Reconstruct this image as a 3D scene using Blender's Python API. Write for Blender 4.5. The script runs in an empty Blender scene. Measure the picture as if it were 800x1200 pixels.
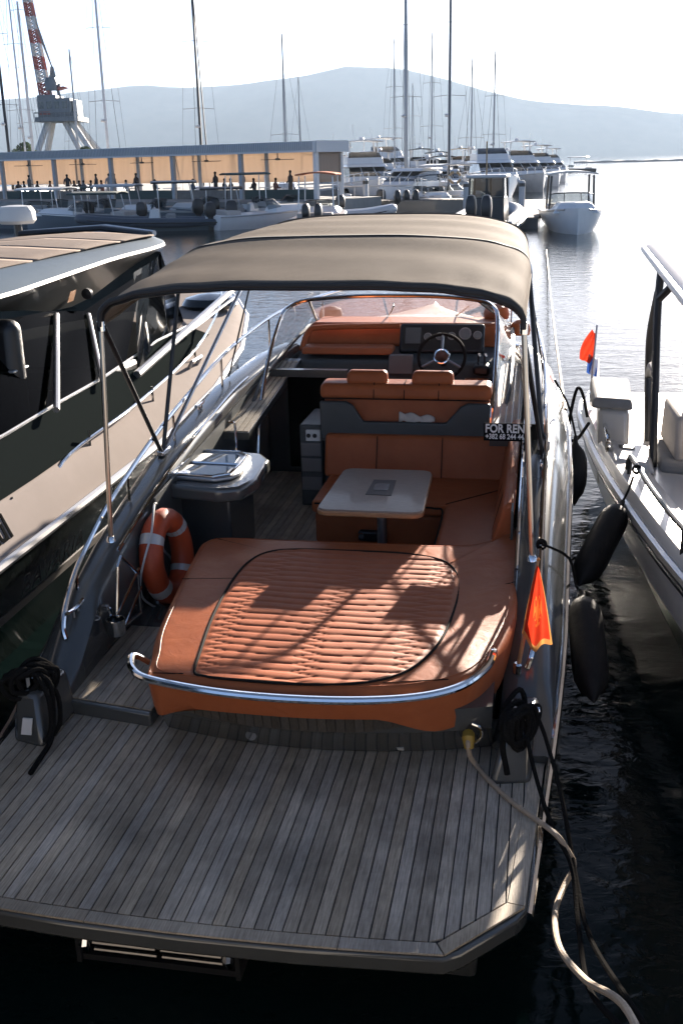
import bpy, bmesh, math, random
from mathutils import Vector, Matrix
random.seed(7)
R = math.radians
scene = bpy.context.scene
col = scene.collection

# ------------------------------------------------------------------ camera
WATER_TO_DECK = 0.38                      # swim platform above the water
CAM_H = 3.0 + WATER_TO_DECK
FPX, HORIZON_PX, ROLL = 1230.0, 190.0, R(1.3)
YAW = R(10.9)                             # heading of the moored boats
PITCH = math.atan((600 - HORIZON_PX) / FPX)
r0 = Vector((1, 0, 0)); u0 = Vector((0, math.sin(PITCH), math.cos(PITCH))); f0 = Vector((0, math.cos(PITCH), -math.sin(PITCH)))
cr = r0 * math.cos(ROLL) - u0 * math.sin(ROLL)
cu = r0 * math.sin(ROLL) + u0 * math.cos(ROLL)
cam = bpy.data.cameras.new('camera')
cam.sensor_fit = 'VERTICAL'; cam.sensor_height = 36; cam.lens = 36 * FPX / 1200
cam.clip_start = 0.05; cam.clip_end = 60000
co = bpy.data.objects.new('camera', cam); col.objects.link(co)
co.matrix_world = Matrix(((cr.x, cu.x, -f0.x, 0), (cr.y, cu.y, -f0.y, 0), (cr.z, cu.z, -f0.z, CAM_H), (0, 0, 0, 1)))
scene.camera = co

# ------------------------------------------------------------------ light
SUN_EL, SUN_AZ = R(13.0), R(21.0)         # azimuth from +Y towards +X
EXPOSURE = 2.36; HAZE = 0.00009
w = bpy.data.worlds.new('World'); scene.world = w; w.use_nodes = True
nt = w.node_tree
bg = nt.nodes['Background']; bg.inputs[1].default_value = 0.05
sky = nt.nodes.new('ShaderNodeTexSky'); sky.sky_type = 'NISHITA'; sky.sun_disc = False
sky.sun_elevation = SUN_EL; sky.sun_rotation = SUN_AZ
sky.air_density = 0.35; sky.dust_density = 0.3; sky.ozone_density = 1.0; sky.altitude = 0
nt.links.new(sky.outputs[0], bg.inputs[0])
sl = bpy.data.lights.new('sun', 'SUN'); sl.energy = 5.0; sl.angle = R(0.5); sl.color = (1.0, 0.88, 0.75)
so = bpy.data.objects.new('sun', sl); col.objects.link(so)
sd = Vector((math.sin(SUN_AZ) * math.cos(SUN_EL), math.cos(SUN_AZ) * math.cos(SUN_EL), math.sin(SUN_EL)))
so.rotation_euler = sd.to_track_quat('Z', 'Y').to_euler(); so.location = (20, 30, 30)
scene.view_settings.view_transform = 'Standard'; scene.view_settings.look = 'None'
scene.view_settings.exposure = EXPOSURE; scene.view_settings.gamma = 1.0
scene.view_settings.use_curve_mapping = False
scene.cycles.use_denoising = True
scene.cycles.max_bounces = 8; scene.cycles.volume_bounces = 0; scene.cycles.transparent_max_bounces = 12
scene.cycles.sample_clamp_indirect = 6.0
scene.cycles.caustics_reflective = True; scene.cycles.caustics_refractive = False

# ------------------------------------------------------------------ materials
def mat(name, c, rough=.5, metal=0, c2=None, scale=6, stretch=(1, 1, 1), bump=0, bscale=60, coat=0, spec=.5,
        rnd=0, translucent=0, sheen=0, rvar=0, detail=5, trans=0):
    m = bpy.data.materials.new(name); m.use_nodes = True; t = m.node_tree; N = t.nodes; L = t.links
    p = N['Principled BSDF']
    p.inputs['Base Color'].default_value = (*c, 1); p.inputs['Roughness'].default_value = rough
    p.inputs['Metallic'].default_value = metal; p.inputs['Coat Weight'].default_value = coat
    p.inputs['Coat Roughness'].default_value = .08; p.inputs['Specular IOR Level'].default_value = spec
    if sheen: p.inputs['Sheen Weight'].default_value = sheen
    tc = N.new('ShaderNodeTexCoord'); mp = N.new('ShaderNodeMapping'); mp.inputs['Scale'].default_value = stretch
    L.new(tc.outputs['Object'], mp.inputs[0])
    colout = None
    if c2 is not None:
        nz = N.new('ShaderNodeTexNoise'); nz.inputs['Scale'].default_value = scale; nz.inputs['Detail'].default_value = detail
        nz.inputs['Roughness'].default_value = .62
        L.new(mp.outputs[0], nz.inputs[0])
        rp = N.new('ShaderNodeValToRGB'); rp.color_ramp.elements[0].position = .32; rp.color_ramp.elements[1].position = .68
        rp.color_ramp.elements[0].color = (*c, 1); rp.color_ramp.elements[1].color = (*c2, 1)
        L.new(nz.outputs[0], rp.inputs[0]); colout = rp.outputs[0]
        if rvar:
            mr = N.new('ShaderNodeMapRange'); mr.inputs[3].default_value = max(.02, rough - rvar); mr.inputs[4].default_value = rough + rvar
            L.new(nz.outputs[0], mr.inputs[0]); L.new(mr.outputs[0], p.inputs['Roughness'])
    if rnd:
        oi = N.new('ShaderNodeObjectInfo'); hs = N.new('ShaderNodeHueSaturation')
        mr = N.new('ShaderNodeMapRange'); mr.inputs[3].default_value = 1 - rnd; mr.inputs[4].default_value = 1 + rnd
        L.new(oi.outputs['Random'], mr.inputs[0]); L.new(mr.outputs[0], hs.inputs['Value'])
        mr2 = N.new('ShaderNodeMapRange'); mr2.inputs[3].default_value = 1 + rnd; mr2.inputs[4].default_value = 1 - rnd
        mu = N.new('ShaderNodeMath'); mu.operation = 'FRACT'; mm = N.new('ShaderNodeMath'); mm.operation = 'MULTIPLY'; mm.inputs[1].default_value = 7.3
        L.new(oi.outputs['Random'], mm.inputs[0]); L.new(mm.outputs[0], mu.inputs[0]); L.new(mu.outputs[0], mr2.inputs[0]); L.new(mr2.outputs[0], hs.inputs['Saturation'])
        if colout: L.new(colout, hs.inputs['Color'])
        else: hs.inputs['Color'].default_value = (*c, 1)
        colout = hs.outputs[0]
    if colout: L.new(colout, p.inputs['Base Color'])
    if name == 'weathered_teak':                    # broad wear and water marks that run across the boards
        gp = N.new('ShaderNodeNewGeometry'); nw = N.new('ShaderNodeTexNoise'); nw.inputs['Scale'].default_value = 2.3; nw.inputs['Detail'].default_value = 6; nw.inputs['Roughness'].default_value = .65
        L.new(gp.outputs['Position'], nw.inputs[0]); mw_ = N.new('ShaderNodeMapRange'); mw_.inputs[1].default_value = .3; mw_.inputs[2].default_value = .7; mw_.inputs[3].default_value = .62; mw_.inputs[4].default_value = 1.35
        L.new(nw.outputs[0], mw_.inputs[0]); hw = N.new('ShaderNodeHueSaturation'); L.new(colout, hw.inputs['Color']); L.new(mw_.outputs[0], hw.inputs['Value']); colout = hw.outputs[0]
        L.new(colout, p.inputs['Base Color'])
    if bump:
        nb = N.new('ShaderNodeTexNoise'); nb.inputs['Scale'].default_value = bscale; nb.inputs['Detail'].default_value = 4
        L.new(mp.outputs[0], nb.inputs[0])
        bp = N.new('ShaderNodeBump'); bp.inputs['Strength'].default_value = bump; bp.inputs['Distance'].default_value = .01
        L.new(nb.outputs[0], bp.inputs['Height']); L.new(bp.outputs[0], p.inputs['Normal'])
    if name == 'tan_leather':                       # soft puckers and sag over the fine grain
        n2 = N.new('ShaderNodeTexNoise'); n2.inputs['Scale'].default_value = 7; n2.inputs['Detail'].default_value = 3; n2.inputs['Distortion'].default_value = 1.2
        L.new(tc.outputs['Object'], n2.inputs[0]); b2 = N.new('ShaderNodeBump'); b2.inputs['Strength'].default_value = .35; b2.inputs['Distance'].default_value = .012
        L.new(n2.outputs[0], b2.inputs['Height']); L.new(bp.outputs[0], b2.inputs['Normal']); L.new(b2.outputs[0], p.inputs['Normal'])
    if translucent:
        tr = N.new('ShaderNodeBsdfTranslucent'); mx = N.new('ShaderNodeMixShader'); mx.inputs[0].default_value = translucent
        if colout: L.new(colout, tr.inputs[0])
        else: tr.inputs[0].default_value = (*c, 1)
        L.new(p.outputs[0], mx.inputs[1]); L.new(tr.outputs[0], mx.inputs[2])
        L.new(mx.outputs[0], N['Material Output'].inputs[0])
    return m

def glass_mat(name, tint, ior=1.45, haze=0.0):
    m = bpy.data.materials.new(name); m.use_nodes = True; t = m.node_tree; N = t.nodes; L = t.links
    N.remove(N['Principled BSDF'])
    a = N.new('ShaderNodeBsdfTransparent'); a.inputs[0].default_value = (*tint, 1)
    g = N.new('ShaderNodeBsdfGlossy'); g.inputs['Roughness'].default_value = .03
    fr = N.new('ShaderNodeFresnel'); ge = N.new('ShaderNodeNewGeometry'); im = N.new('ShaderNodeMapRange')   # a thin sheet: same reflection from both sides
    im.inputs[3].default_value = ior; im.inputs[4].default_value = 1 / ior
    L.new(ge.outputs['Backfacing'], im.inputs[0]); L.new(im.outputs[0], fr.inputs[0])
    mx = N.new('ShaderNodeMixShader')
    L.new(fr.outputs[0], mx.inputs[0]); L.new(a.outputs[0], mx.inputs[1]); L.new(g.outputs[0], mx.inputs[2])
    out = mx.outputs[0]
    if haze:
        d = N.new('ShaderNodeBsdfDiffuse'); d.inputs[0].default_value = (.7, .7, .7, 1); m2 = N.new('ShaderNodeMixShader'); m2.inputs[0].default_value = haze
        L.new(out, m2.inputs[1]); L.new(d.outputs[0], m2.inputs[2]); out = m2.outputs[0]
    L.new(out, N['Material Output'].inputs[0])
    return m

M = {}
M['hull'] = mat('grey_gelcoat', (.085, .088, .083), .22, .25, c2=(.10, .10, .095), scale=3, coat=.6)
M['hull_dark'] = mat('dark_gelcoat', (.035, .037, .037), .3, 0, coat=.4)
M['leather'] = mat('tan_leather', (.40, .115, .042), .42, 0, c2=(.34, .092, .033), scale=5, bump=.12, bscale=420, spec=.12, rvar=.06)
M['quilt'] = mat('tan_quilt', (.44, .135, .062), .5, 0, c2=(.38, .11, .05), scale=9, bump=.15, bscale=500, spec=.08)
M['piping'] = mat('dark_piping', (.016, .014, .013), .85, spec=.08)
M['chrome'] = mat('polished_steel', (.78, .78, .78), .09, 1)
M['dull_steel'] = mat('dull_steel', (.22, .21, .20), .35, 1)
M['brass_steel'] = mat('warm_steel', (.62, .56, .48), .28, 1)
M['teak'] = mat('weathered_teak', (.28, .232, .175), .58, 0, c2=(.52, .44, .34), scale=7, stretch=(22, 1.1, 22), bump=.35, bscale=22, rnd=.20, spec=.35, rvar=.1)
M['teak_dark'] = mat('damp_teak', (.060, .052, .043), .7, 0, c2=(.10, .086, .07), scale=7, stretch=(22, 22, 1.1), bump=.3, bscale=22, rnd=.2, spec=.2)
M['caulk'] = mat('black_caulk', (.012, .012, .012), .6)
M['canvas'] = mat('taupe_canvas', (.178, .140, .104), .85, 0, c2=(.215, .172, .132), scale=2.2, bump=.2, bscale=300, translucent=.28, spec=.08)
M['canvas_dark'] = mat('dark_webbing', (.028, .026, .024), .8, bump=.2, bscale=300)
M['black'] = mat('black_plastic', (.012, .012, .013), .38)
M['rubber'] = mat('black_rubber', (.008, .0075, .007), .62, c2=(.015, .0135, .012), scale=9, spec=.25, bump=.3, bscale=35)
M['rope_black'] = mat('black_rope', (.014, .0135, .013), .9, bump=.8, bscale=90, spec=0)
M['rope_cream'] = mat('cream_cable', (.46, .36, .26), .6, c2=(.36, .28, .2), scale=20, bump=.5, bscale=120)
M['white'] = mat('white_gelcoat', (.60, .585, .57), .3, 0, c2=(.54, .53, .515), scale=2, coat=.4)
M['white_dirty'] = mat('aged_white_gelcoat', (.62, .60, .57), .4, 0, c2=(.5, .48, .45), scale=1.2, coat=.2)
M['lilac_top'] = mat('pale_hardtop', (.50, .48, .50), .5, c2=(.46, .44, .46), scale=1.5)
M['offwhite'] = mat('cream_gelcoat', (.62, .54, .47), .35, c2=(.56, .48, .42), scale=2, coat=.3)
M['black_hull'] = mat('black_gelcoat', (.008, .011, .0105), .18, coat=.5)
M['silver'] = mat('silver_paint', (.085, .115, .145), .5, 0, c2=(.07, .10, .128), scale=1.5, spec=.12)
M['alu'] = mat('brushed_aluminium', (.42, .42, .43), .35, .9)
M['beige'] = mat('beige_roof', (.24, .19, .158), .85, c2=(.20, .16, .133), scale=2.5, bump=.15, bscale=200, spec=.05)
M['grey_cushion'] = mat('grey_cushion', (.24, .235, .23), .75, c2=(.20, .195, .19), scale=8, bump=.2, bscale=260)
M['tan_cushion'] = mat('light_cushion', (.45, .40, .36), .7, c2=(.4, .36, .32), scale=8, bump=.2, bscale=260)
M['glass'] = glass_mat('clear_glass', (.93, .94, .94), 1.4)
M['tint'] = glass_mat('tinted_glass', (.030, .036, .036), 1.06)
M['window_black'] = mat('black_window', (.012, .015, .015), .9, spec=0)
M['deck_cream'] = mat('cream_deck', (.29, .252, .232), .8, c2=(.25, .218, .2), scale=1.5, spec=.01)
M['sign'] = mat('sign_board', (.008, .008, .008), .9, spec=.05)
M['tint_mid'] = glass_mat('smoked_glass', (.35, .38, .39))
M['orange'] = mat('orange_plastic', (.44, .062, .016), .5, c2=(.36, .05, .013), scale=9)
M['reflective'] = mat('grey_reflective_tape', (.5, .5, .49), .3, .2)
M['table'] = mat('pale_wood', (.32, .245, .185), .4, c2=(.22, .165, .125), scale=7, stretch=(2, 14, 14), bump=.1, bscale=40, coat=.2)
M['wood_edge'] = mat('varnished_wood', (.42, .22, .10), .35, c2=(.33, .16, .07), scale=9, stretch=(1, 8, 8), coat=.3)
M['inlay'] = mat('dark_inlay', (.045, .035, .03), .5)
M['screen'] = mat('dark_display', (.10, .11, .115), .25)
M['dial'] = mat('dial_face', (.16, .165, .17), .3, coat=.5)
M['panel_grey'] = mat('grey_panel', (.16, .145, .135), .45)
M['stow'] = mat('charcoal_vinyl', (.045, .05, .05), .5, c2=(.055, .06, .06), scale=8, bump=.1, bscale=300)
M['towel'] = mat('white_towel', (.6, .52, .45), .9, bump=.6, bscale=160)
M['red'] = mat('red_cloth', (.52, .045, .018), .8, c2=(.44, .035, .014), scale=14, translucent=.45, spec=.1)
M['gold_print'] = mat('faded_gold_print', (.60, .14, .03), .8, translucent=.4, spec=.1)
M['gold'] = mat('gold_cloth', (.55, .26, .08), .8, translucent=.4, spec=.1)
M['white_cloth'] = mat('white_cloth', (.7, .7, .7), .8, translucent=.4, spec=.1)
M['blue_cloth'] = mat('blue_cloth', (.03, .09, .35), .8, translucent=.4, spec=.1)
M['ink'] = mat('white_lettering', (.75, .73, .7), .5)
M['ink_dark'] = mat('dark_lettering', (.012, .012, .012), .8, spec=0)
M['ink_hull'] = mat('charcoal_lettering', (.03, .034, .034), .35)
M['socket'] = mat('white_plastic', (.62, .6, .56), .4)
M['amber'] = mat('yellow_plug', (.35, .22, .03), .4)

# ------------------------------------------------------------------ mesh builder
class MB:
    def __init__(self): self.v = []; self.f = []
    def add(self, vs, fs):
        b = len(self.v); self.v += [tuple(p) for p in vs]; self.f += [tuple(i + b for i in q) for q in fs]; return self
    def box(self, x0, x1, y0, y1, z0, z1):
        return self.add([(x0, y0, z0), (x1, y0, z0), (x1, y1, z0), (x0, y1, z0), (x0, y0, z1), (x1, y0, z1), (x1, y1, z1), (x0, y1, z1)],
                        [(0, 3, 2, 1), (4, 5, 6, 7), (0, 1, 5, 4), (1, 2, 6, 5), (2, 3, 7, 6), (3, 0, 4, 7)])
    def obox(self, c, s, mtx):
        h = Vector(s) * .5; vs = []
        for dz in (-1, 1):
            for dx, dy in ((-1, -1), (1, -1), (1, 1), (-1, 1)):
                vs.append(Vector(c) + mtx @ Vector((dx * h.x, dy * h.y, dz * h.z)))
        return self.add(vs, [(0, 3, 2, 1), (4, 5, 6, 7), (0, 1, 5, 4), (1, 2, 6, 5), (2, 3, 7, 6), (3, 0, 4, 7)])
    def hexa(self, bot, top):
        n = len(bot)
        return self.add(list(bot) + list(top), [tuple(range(n - 1, -1, -1)), tuple(range(n, 2 * n))] +
                        [(i, (i + 1) % n, n + (i + 1) % n, n + i) for i in range(n)])
    def prism(self, poly, z0, z1):
        return self.hexa([(x, y, z0) for x, y in poly], [(x, y, z1) for x, y in poly])
    def loft(self, rings, closed=True, cap=True):
        n = len(rings[0]); vs = [p for r_ in rings for p in r_]; fs = []
        for k in range(len(rings) - 1):
            for i in range(n if closed else n - 1):
                j = (i + 1) % n
                fs.append((k * n + i, k * n + j, (k + 1) * n + j, (k + 1) * n + i))
        if cap and closed:
            fs.append(tuple(range(n - 1, -1, -1))); fs.append(tuple((len(rings) - 1) * n + i for i in range(n)))
        return self.add(vs, fs)
    def tube(self, pts, r, n=8, closed=False, cap=True):
        P = [Vector(p) for p in pts]; m = len(P); rs = r if isinstance(r, (list, tuple)) else [r] * m
        T = []
        for i in range(m):
            a = P[(i - 1) % m] if (closed or i) else P[i]; b = P[(i + 1) % m] if (closed or i < m - 1) else P[i]
            T.append((b - a).normalized() if (b - a).length > 1e-9 else Vector((0, 0, 1)))
        q = Vector((0, 0, 1)) if abs(T[0].z) < .9 else Vector((1, 0, 0))
        nrm = (q - T[0] * q.dot(T[0])).normalized(); rings = []
        for i in range(m):
            nrm = (nrm - T[i] * nrm.dot(T[i])); nrm = nrm.normalized() if nrm.length > 1e-6 else T[i].orthogonal().normalized()
            bi = T[i].cross(nrm)
            rings.append([P[i] + (nrm * math.cos(2 * math.pi * k / n) + bi * math.sin(2 * math.pi * k / n)) * rs[i] for k in range(n)])
        if closed: rings.append(rings[0]); return self.loft(rings, True, False)
        return self.loft(rings, True, cap)
    def lathe(self, prof, c=(0, 0, 0), n=16, axis='z'):
        rings = []
        for r_, z in prof:
            ring = []
            for k in range(n):
                a = 2 * math.pi * k / n; x, y = r_ * math.cos(a), r_ * math.sin(a)
                p = {'z': (x, y, z), 'y': (x, z, y), 'x': (z, x, y)}[axis]
                ring.append((c[0] + p[0], c[1] + p[1], c[2] + p[2]))
            rings.append(ring)
        return self.loft(rings)
    def grid(self, fn, nu, nv):
        vs = [fn(i / nu, j / nv) for j in range(nv + 1) for i in range(nu + 1)]
        return self.add(vs, [(j * (nu + 1) + i, j * (nu + 1) + i + 1, (j + 1) * (nu + 1) + i + 1, (j + 1) * (nu + 1) + i) for j in range(nv) for i in range(nu)])
    def mesh(self, name, mt, org, smooth=35):
        me = bpy.data.meshes.new(name)
        me.from_pydata([(p[0] - org[0], p[1] - org[1], p[2] - org[2]) for p in self.v], [], self.f)
        bm = bmesh.new(); bm.from_mesh(me); bmesh.ops.recalc_face_normals(bm, faces=bm.faces); bm.to_mesh(me); bm.free()
        if smooth:
            for p in me.polygons: p.use_smooth = True
            try: me.set_sharp_from_angle(angle=R(smooth))
            except Exception: pass
        if mt: me.materials.append(M[mt] if isinstance(mt, str) else mt)
        return me
    def build(self, name, mt, parent=None, smooth=35, bevel=0, seg=2, solid=0, sub=0, bang=30, label=None):
        o = bpy.data.objects.new(name, self.mesh(name, mt, org_of(parent), smooth)); col.objects.link(o)
        if parent: o.parent = parent
        mods(o, bevel, seg, solid, sub, bang)
        if label: o['label'] = label
        return o

def mods(o, bevel=0, seg=2, solid=0, sub=0, bang=30):
    if solid:
        s = o.modifiers.new('thickness', 'SOLIDIFY'); s.thickness = solid; s.offset = 0
    if bevel:
        b = o.modifiers.new('bevel', 'BEVEL'); b.width = bevel; b.segments = seg; b.limit_method = 'ANGLE'; b.angle_limit = R(bang)
    if sub:
        s = o.modifiers.new('subdivision', 'SUBSURF'); s.levels = sub; s.render_levels = sub

ORG = {}
def org_of(o):
    while o is not None and o.parent is not None: o = o.parent
    return ORG.get(o.name, (0, 0, 0)) if o else (0, 0, 0)
OX, OY = -.45, 4.9                        # where the boat's own frame sits in the world
def B(p):                                  # boat frame (starboard, forward, up from platform) -> world
    c, s = math.cos(YAW), math.sin(YAW)
    return Vector((OX + c * p[0] + s * p[1], OY - s * p[0] + c * p[1], p[2] + WATER_TO_DECK))
def tag(o, label, cat, group=None, kind=None):
    if label: o['label'] = label
    if cat: o['category'] = cat
    if group: o['group'] = group
    if kind: o['kind'] = kind
    return o
def thing(name, label, cat, org=(0, 0, 0), group=None):           # Empty at the thing's base, in the moored-boat frame
    o = bpy.data.objects.new(name, None); o.empty_display_size = .1; col.objects.link(o)
    o.location = B(org); o.rotation_euler = (0, 0, -YAW); ORG[o.name] = org
    return tag(o, label, cat, group)
def wthing(name, label, cat, loc, rz=0, group=None):              # Empty in world coordinates; parts are given around it
    o = bpy.data.objects.new(name, None); o.empty_display_size = .1; col.objects.link(o)
    o.location = loc; o.rotation_euler = (0, 0, rz); ORG[o.name] = (0, 0, 0)
    return tag(o, label, cat, group)
def solo(mb, name, mt, label, cat, org, group=None, **k):          # a thing that is one mesh
    o = bpy.data.objects.new(name, mb.mesh(name, mt, org, k.pop('smooth', 35))); col.objects.link(o)
    o.location = B(org); o.rotation_euler = (0, 0, -YAW)
    ORG[o.name] = org
    mods(o, **k)
    return tag(o, label, cat, group)
def dup(root, loc=None, rz=None, label=None, group=None):
    c = root.copy(); col.objects.link(c); ORG[c.name] = ORG.get(root.name, (0, 0, 0))
    if loc is not None: c.location = loc
    if rz is not None: c.rotation_euler = (0, 0, rz)
    if label: c['label'] = label
    if group: c['group'] = group
    for ch in list(root.children):
        d = ch.copy(); col.objects.link(d); d.parent = c
        for g in list(ch.children):
            e = g.copy(); col.objects.link(e); e.parent = d
    return c
def text(s, size, mtx, mt, parent, name='lettering', ext=.002, sx=1, off=0):
    cu_ = bpy.data.curves.new(name, 'FONT'); cu_.body = s; cu_.size = size; cu_.extrude = ext; cu_.align_x = 'LEFT'; cu_.offset = off; cu_.resolution_u = 3
    tmp = bpy.data.objects.new('tmp_text', cu_); col.objects.link(tmp)
    me = bpy.data.meshes.new_from_object(tmp.evaluated_get(bpy.context.evaluated_depsgraph_get()))
    bpy.data.objects.remove(tmp); bpy.data.curves.remove(cu_)
    m4 = mtx.copy(); m4.translation = m4.translation - Vector(org_of(parent))
    me.transform(m4 @ Matrix.Diagonal((sx, 1, 1, 1))); me.materials.clear(); me.materials.append(M[mt]); me.name = name
    o = bpy.data.objects.new(name, me); col.objects.link(o); o.parent = parent
    return o
def round_poly(P, r_, n=5):                                          # polygon with rounded corners
    out = []; m = len(P)
    for i in range(m):
        a, b, c = Vector(P[i - 1]), Vector(P[i]), Vector(P[(i + 1) % m])
        p0 = b + (a - b).normalized() * r_; p1 = b + (c - b).normalized() * r_
        for k in range(n + 1):
            t_ = k / n; q = p0 * (1 - t_) ** 2 + b * 2 * t_ * (1 - t_) + p1 * t_ ** 2; out.append((q.x, q.y))
    return out
def lerp(tab, x):
    if x <= tab[0][0]: return tab[0][1]
    for (a, b), (c, d) in zip(tab, tab[1:]):
        if x <= c: return b + (d - b) * (x - a) / (c - a)
    return tab[-1][1]
def smooth_path(pts, n=6, closed=False):                            # Catmull-Rom
    P = [Vector(p) for p in pts]; out = []; m = len(P)
    rng = range(m) if closed else range(m - 1)
    for i in rng:
        a = P[(i - 1) % m] if (closed or i) else P[0] * 2 - P[1]
        b = P[i]; c = P[(i + 1) % m]
        d = P[(i + 2) % m] if (closed or i < m - 2) else P[-1] * 2 - P[-2]
        for k in range(n):
            t = k / n
            out.append(.5 * ((2 * b) + (c - a) * t + (2 * a - 5 * b + 4 * c - d) * t * t + (3 * b - a - 3 * c + d) * t ** 3))
    if not closed: out.append(P[-1])
    return out
# ================================================================== the setting
def structure(o, label=None):
    o['kind'] = 'structure'
    if label: o['label'] = label
    return o
mw = bpy.data.materials.new('sea_water'); mw.use_nodes = True
t = mw.node_tree; N = t.nodes; L = t.links; p = N['Principled BSDF']
p.inputs['Base Color'].default_value = (.0015, .0060, .0058, 1); p.inputs['Roughness'].default_value = .06; p.inputs['IOR'].default_value = 1.33; p.inputs['Specular IOR Level'].default_value = .14
tc = N.new('ShaderNodeTexCoord'); mp = N.new('ShaderNodeMapping'); mp.inputs['Scale'].default_value = (.8, 1.25, 1); mp.inputs['Rotation'].default_value = (0, 0, .35)
L.new(tc.outputs['Object'], mp.inputs[0])
n1 = N.new('ShaderNodeTexNoise'); n1.inputs['Scale'].default_value = 1.9; n1.inputs['Detail'].default_value = 3
n2 = N.new('ShaderNodeTexNoise'); n2.inputs['Scale'].default_value = 8.5; n2.inputs['Detail'].default_value = 4; n2.inputs['Distortion'].default_value = .6
L.new(mp.outputs[0], n1.inputs[0]); L.new(mp.outputs[0], n2.inputs[0])
ad = N.new('ShaderNodeMath'); ad.operation = 'MULTIPLY_ADD'; ad.inputs[1].default_value = .34
L.new(n2.outputs[0], ad.inputs[0]); L.new(n1.outputs[0], ad.inputs[2])
bp_ = N.new('ShaderNodeBump'); bp_.inputs['Strength'].default_value = .42; bp_.inputs['Distance'].default_value = .045
L.new(ad.outputs[0], bp_.inputs['Height']); L.new(bp_.outputs[0], p.inputs['Normal'])
water = MB().grid(lambda a, b: (-14000 + 28000 * a, -3000 + 23000 * b, 0), 8, 8).build('water', mw, None, smooth=0)
structure(water)

# quay the picture is taken from: behind and below the camera
mq = mat('quay_concrete', (.22, .21, .2), .9, c2=(.3, .285, .27), scale=1.5, bump=.5, bscale=25)
quay = MB().box(-60, 60, -14, 1.15, -1.5, 1.75).build('quay', mq, None, bevel=.04); structure(quay)

# far hills across the bay
mh = mat('hill_scrub', (.045, .06, .035), .95, c2=(.10, .10, .065), scale=.004, detail=8, bump=0, spec=0)
RIDGE = [(-2600, 160), (-1500, 105), (-800, 95), (-350, 118), (0, 124), (100, 114), (195, 103), (250, 106), (300, 103), (360, 95), (415, 84), (470, 85),
         (520, 95), (565, 109), (620, 121), (700, 126), (760, 133), (800, 137), (950, 150), (1150, 158), (1500, 150), (2000, 120), (3000, 150)]
def hill_pt(a, b):
    xpx = -2600 + 5600 * a
    ang = math.atan((xpx - 400) / FPX)
    ridge_h = (HORIZON_PX - math.tan(ROLL) * (xpx - 400) - lerp(RIDGE, xpx)) if -900 < xpx < 1300 else max(20, 170 - lerp(RIDGE, xpx))
    D = 4200 / max(.35, math.cos(ang)) if abs(ang) < 1.2 else 9000
    prof = [(0, 0), (.12, .20), (.35, .55), (.6, .86), (.78, 1.0), (1, .7)]
    s = lerp(prof, b)
    dist = D * (.90 + .14 * b)
    z = ridge_h / FPX * D * .945 * math.cos(ang) * s
    rough = math.sin(xpx * .031 + b * 9) * math.sin(xpx * .013 - b * 14) + .5 * math.sin(xpx * .083 + b * 23)
    z += rough * 9 * s * (1 if b < .7 else .25)
    return (math.sin(ang) * dist, math.cos(ang) * dist, max(z, -2) if b > 0 else -2)
hills = MB().grid(hill_pt, 260, 22).build('hills', mh, None, smooth=60); structure(hills)

# ================================================================== the main boat (boat frame: x starboard, y forward, z above platform)
boat = thing('motorboat', 'grey open motorboat with tan leather sunpad, teak swim platform and taupe sun canopy', 'motorboat', (0, 0, -.38))
W = lambda u: lerp([(-1.4, 1.36), (-1, 1.40), (.5, 1.52), (1, 1.55), (4, 1.55), (5.5, 1.47), (7, 1.18), (8.2, .72), (9, .28), (9.35, .03)], u)
W0 = W
W = lambda u: W0(u) + lerp([(-1.4, 0), (0, .012), (1, .025), (2, .05), (3, .08), (4, .08), (5.5, .04), (7, 0)], u)
ZR = lambda u: lerp([(-1.4, -.09), (-.9, -.07), (0, .0), (1, .25), (2, .48), (3, .68), (4, .83), (5, .95), (6.5, 1.0), (9.35, 1.02)], u)
ZG = lambda u: lerp([(.15, .06), (.35, .14), (.6, .30), (.95, .51), (1.36, .645), (2.1, .82), (2.84, .95), (4.25, 1.12), (5.6, 1.22), (7, 1.20), (9.35, 1.16)], u)
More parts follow.
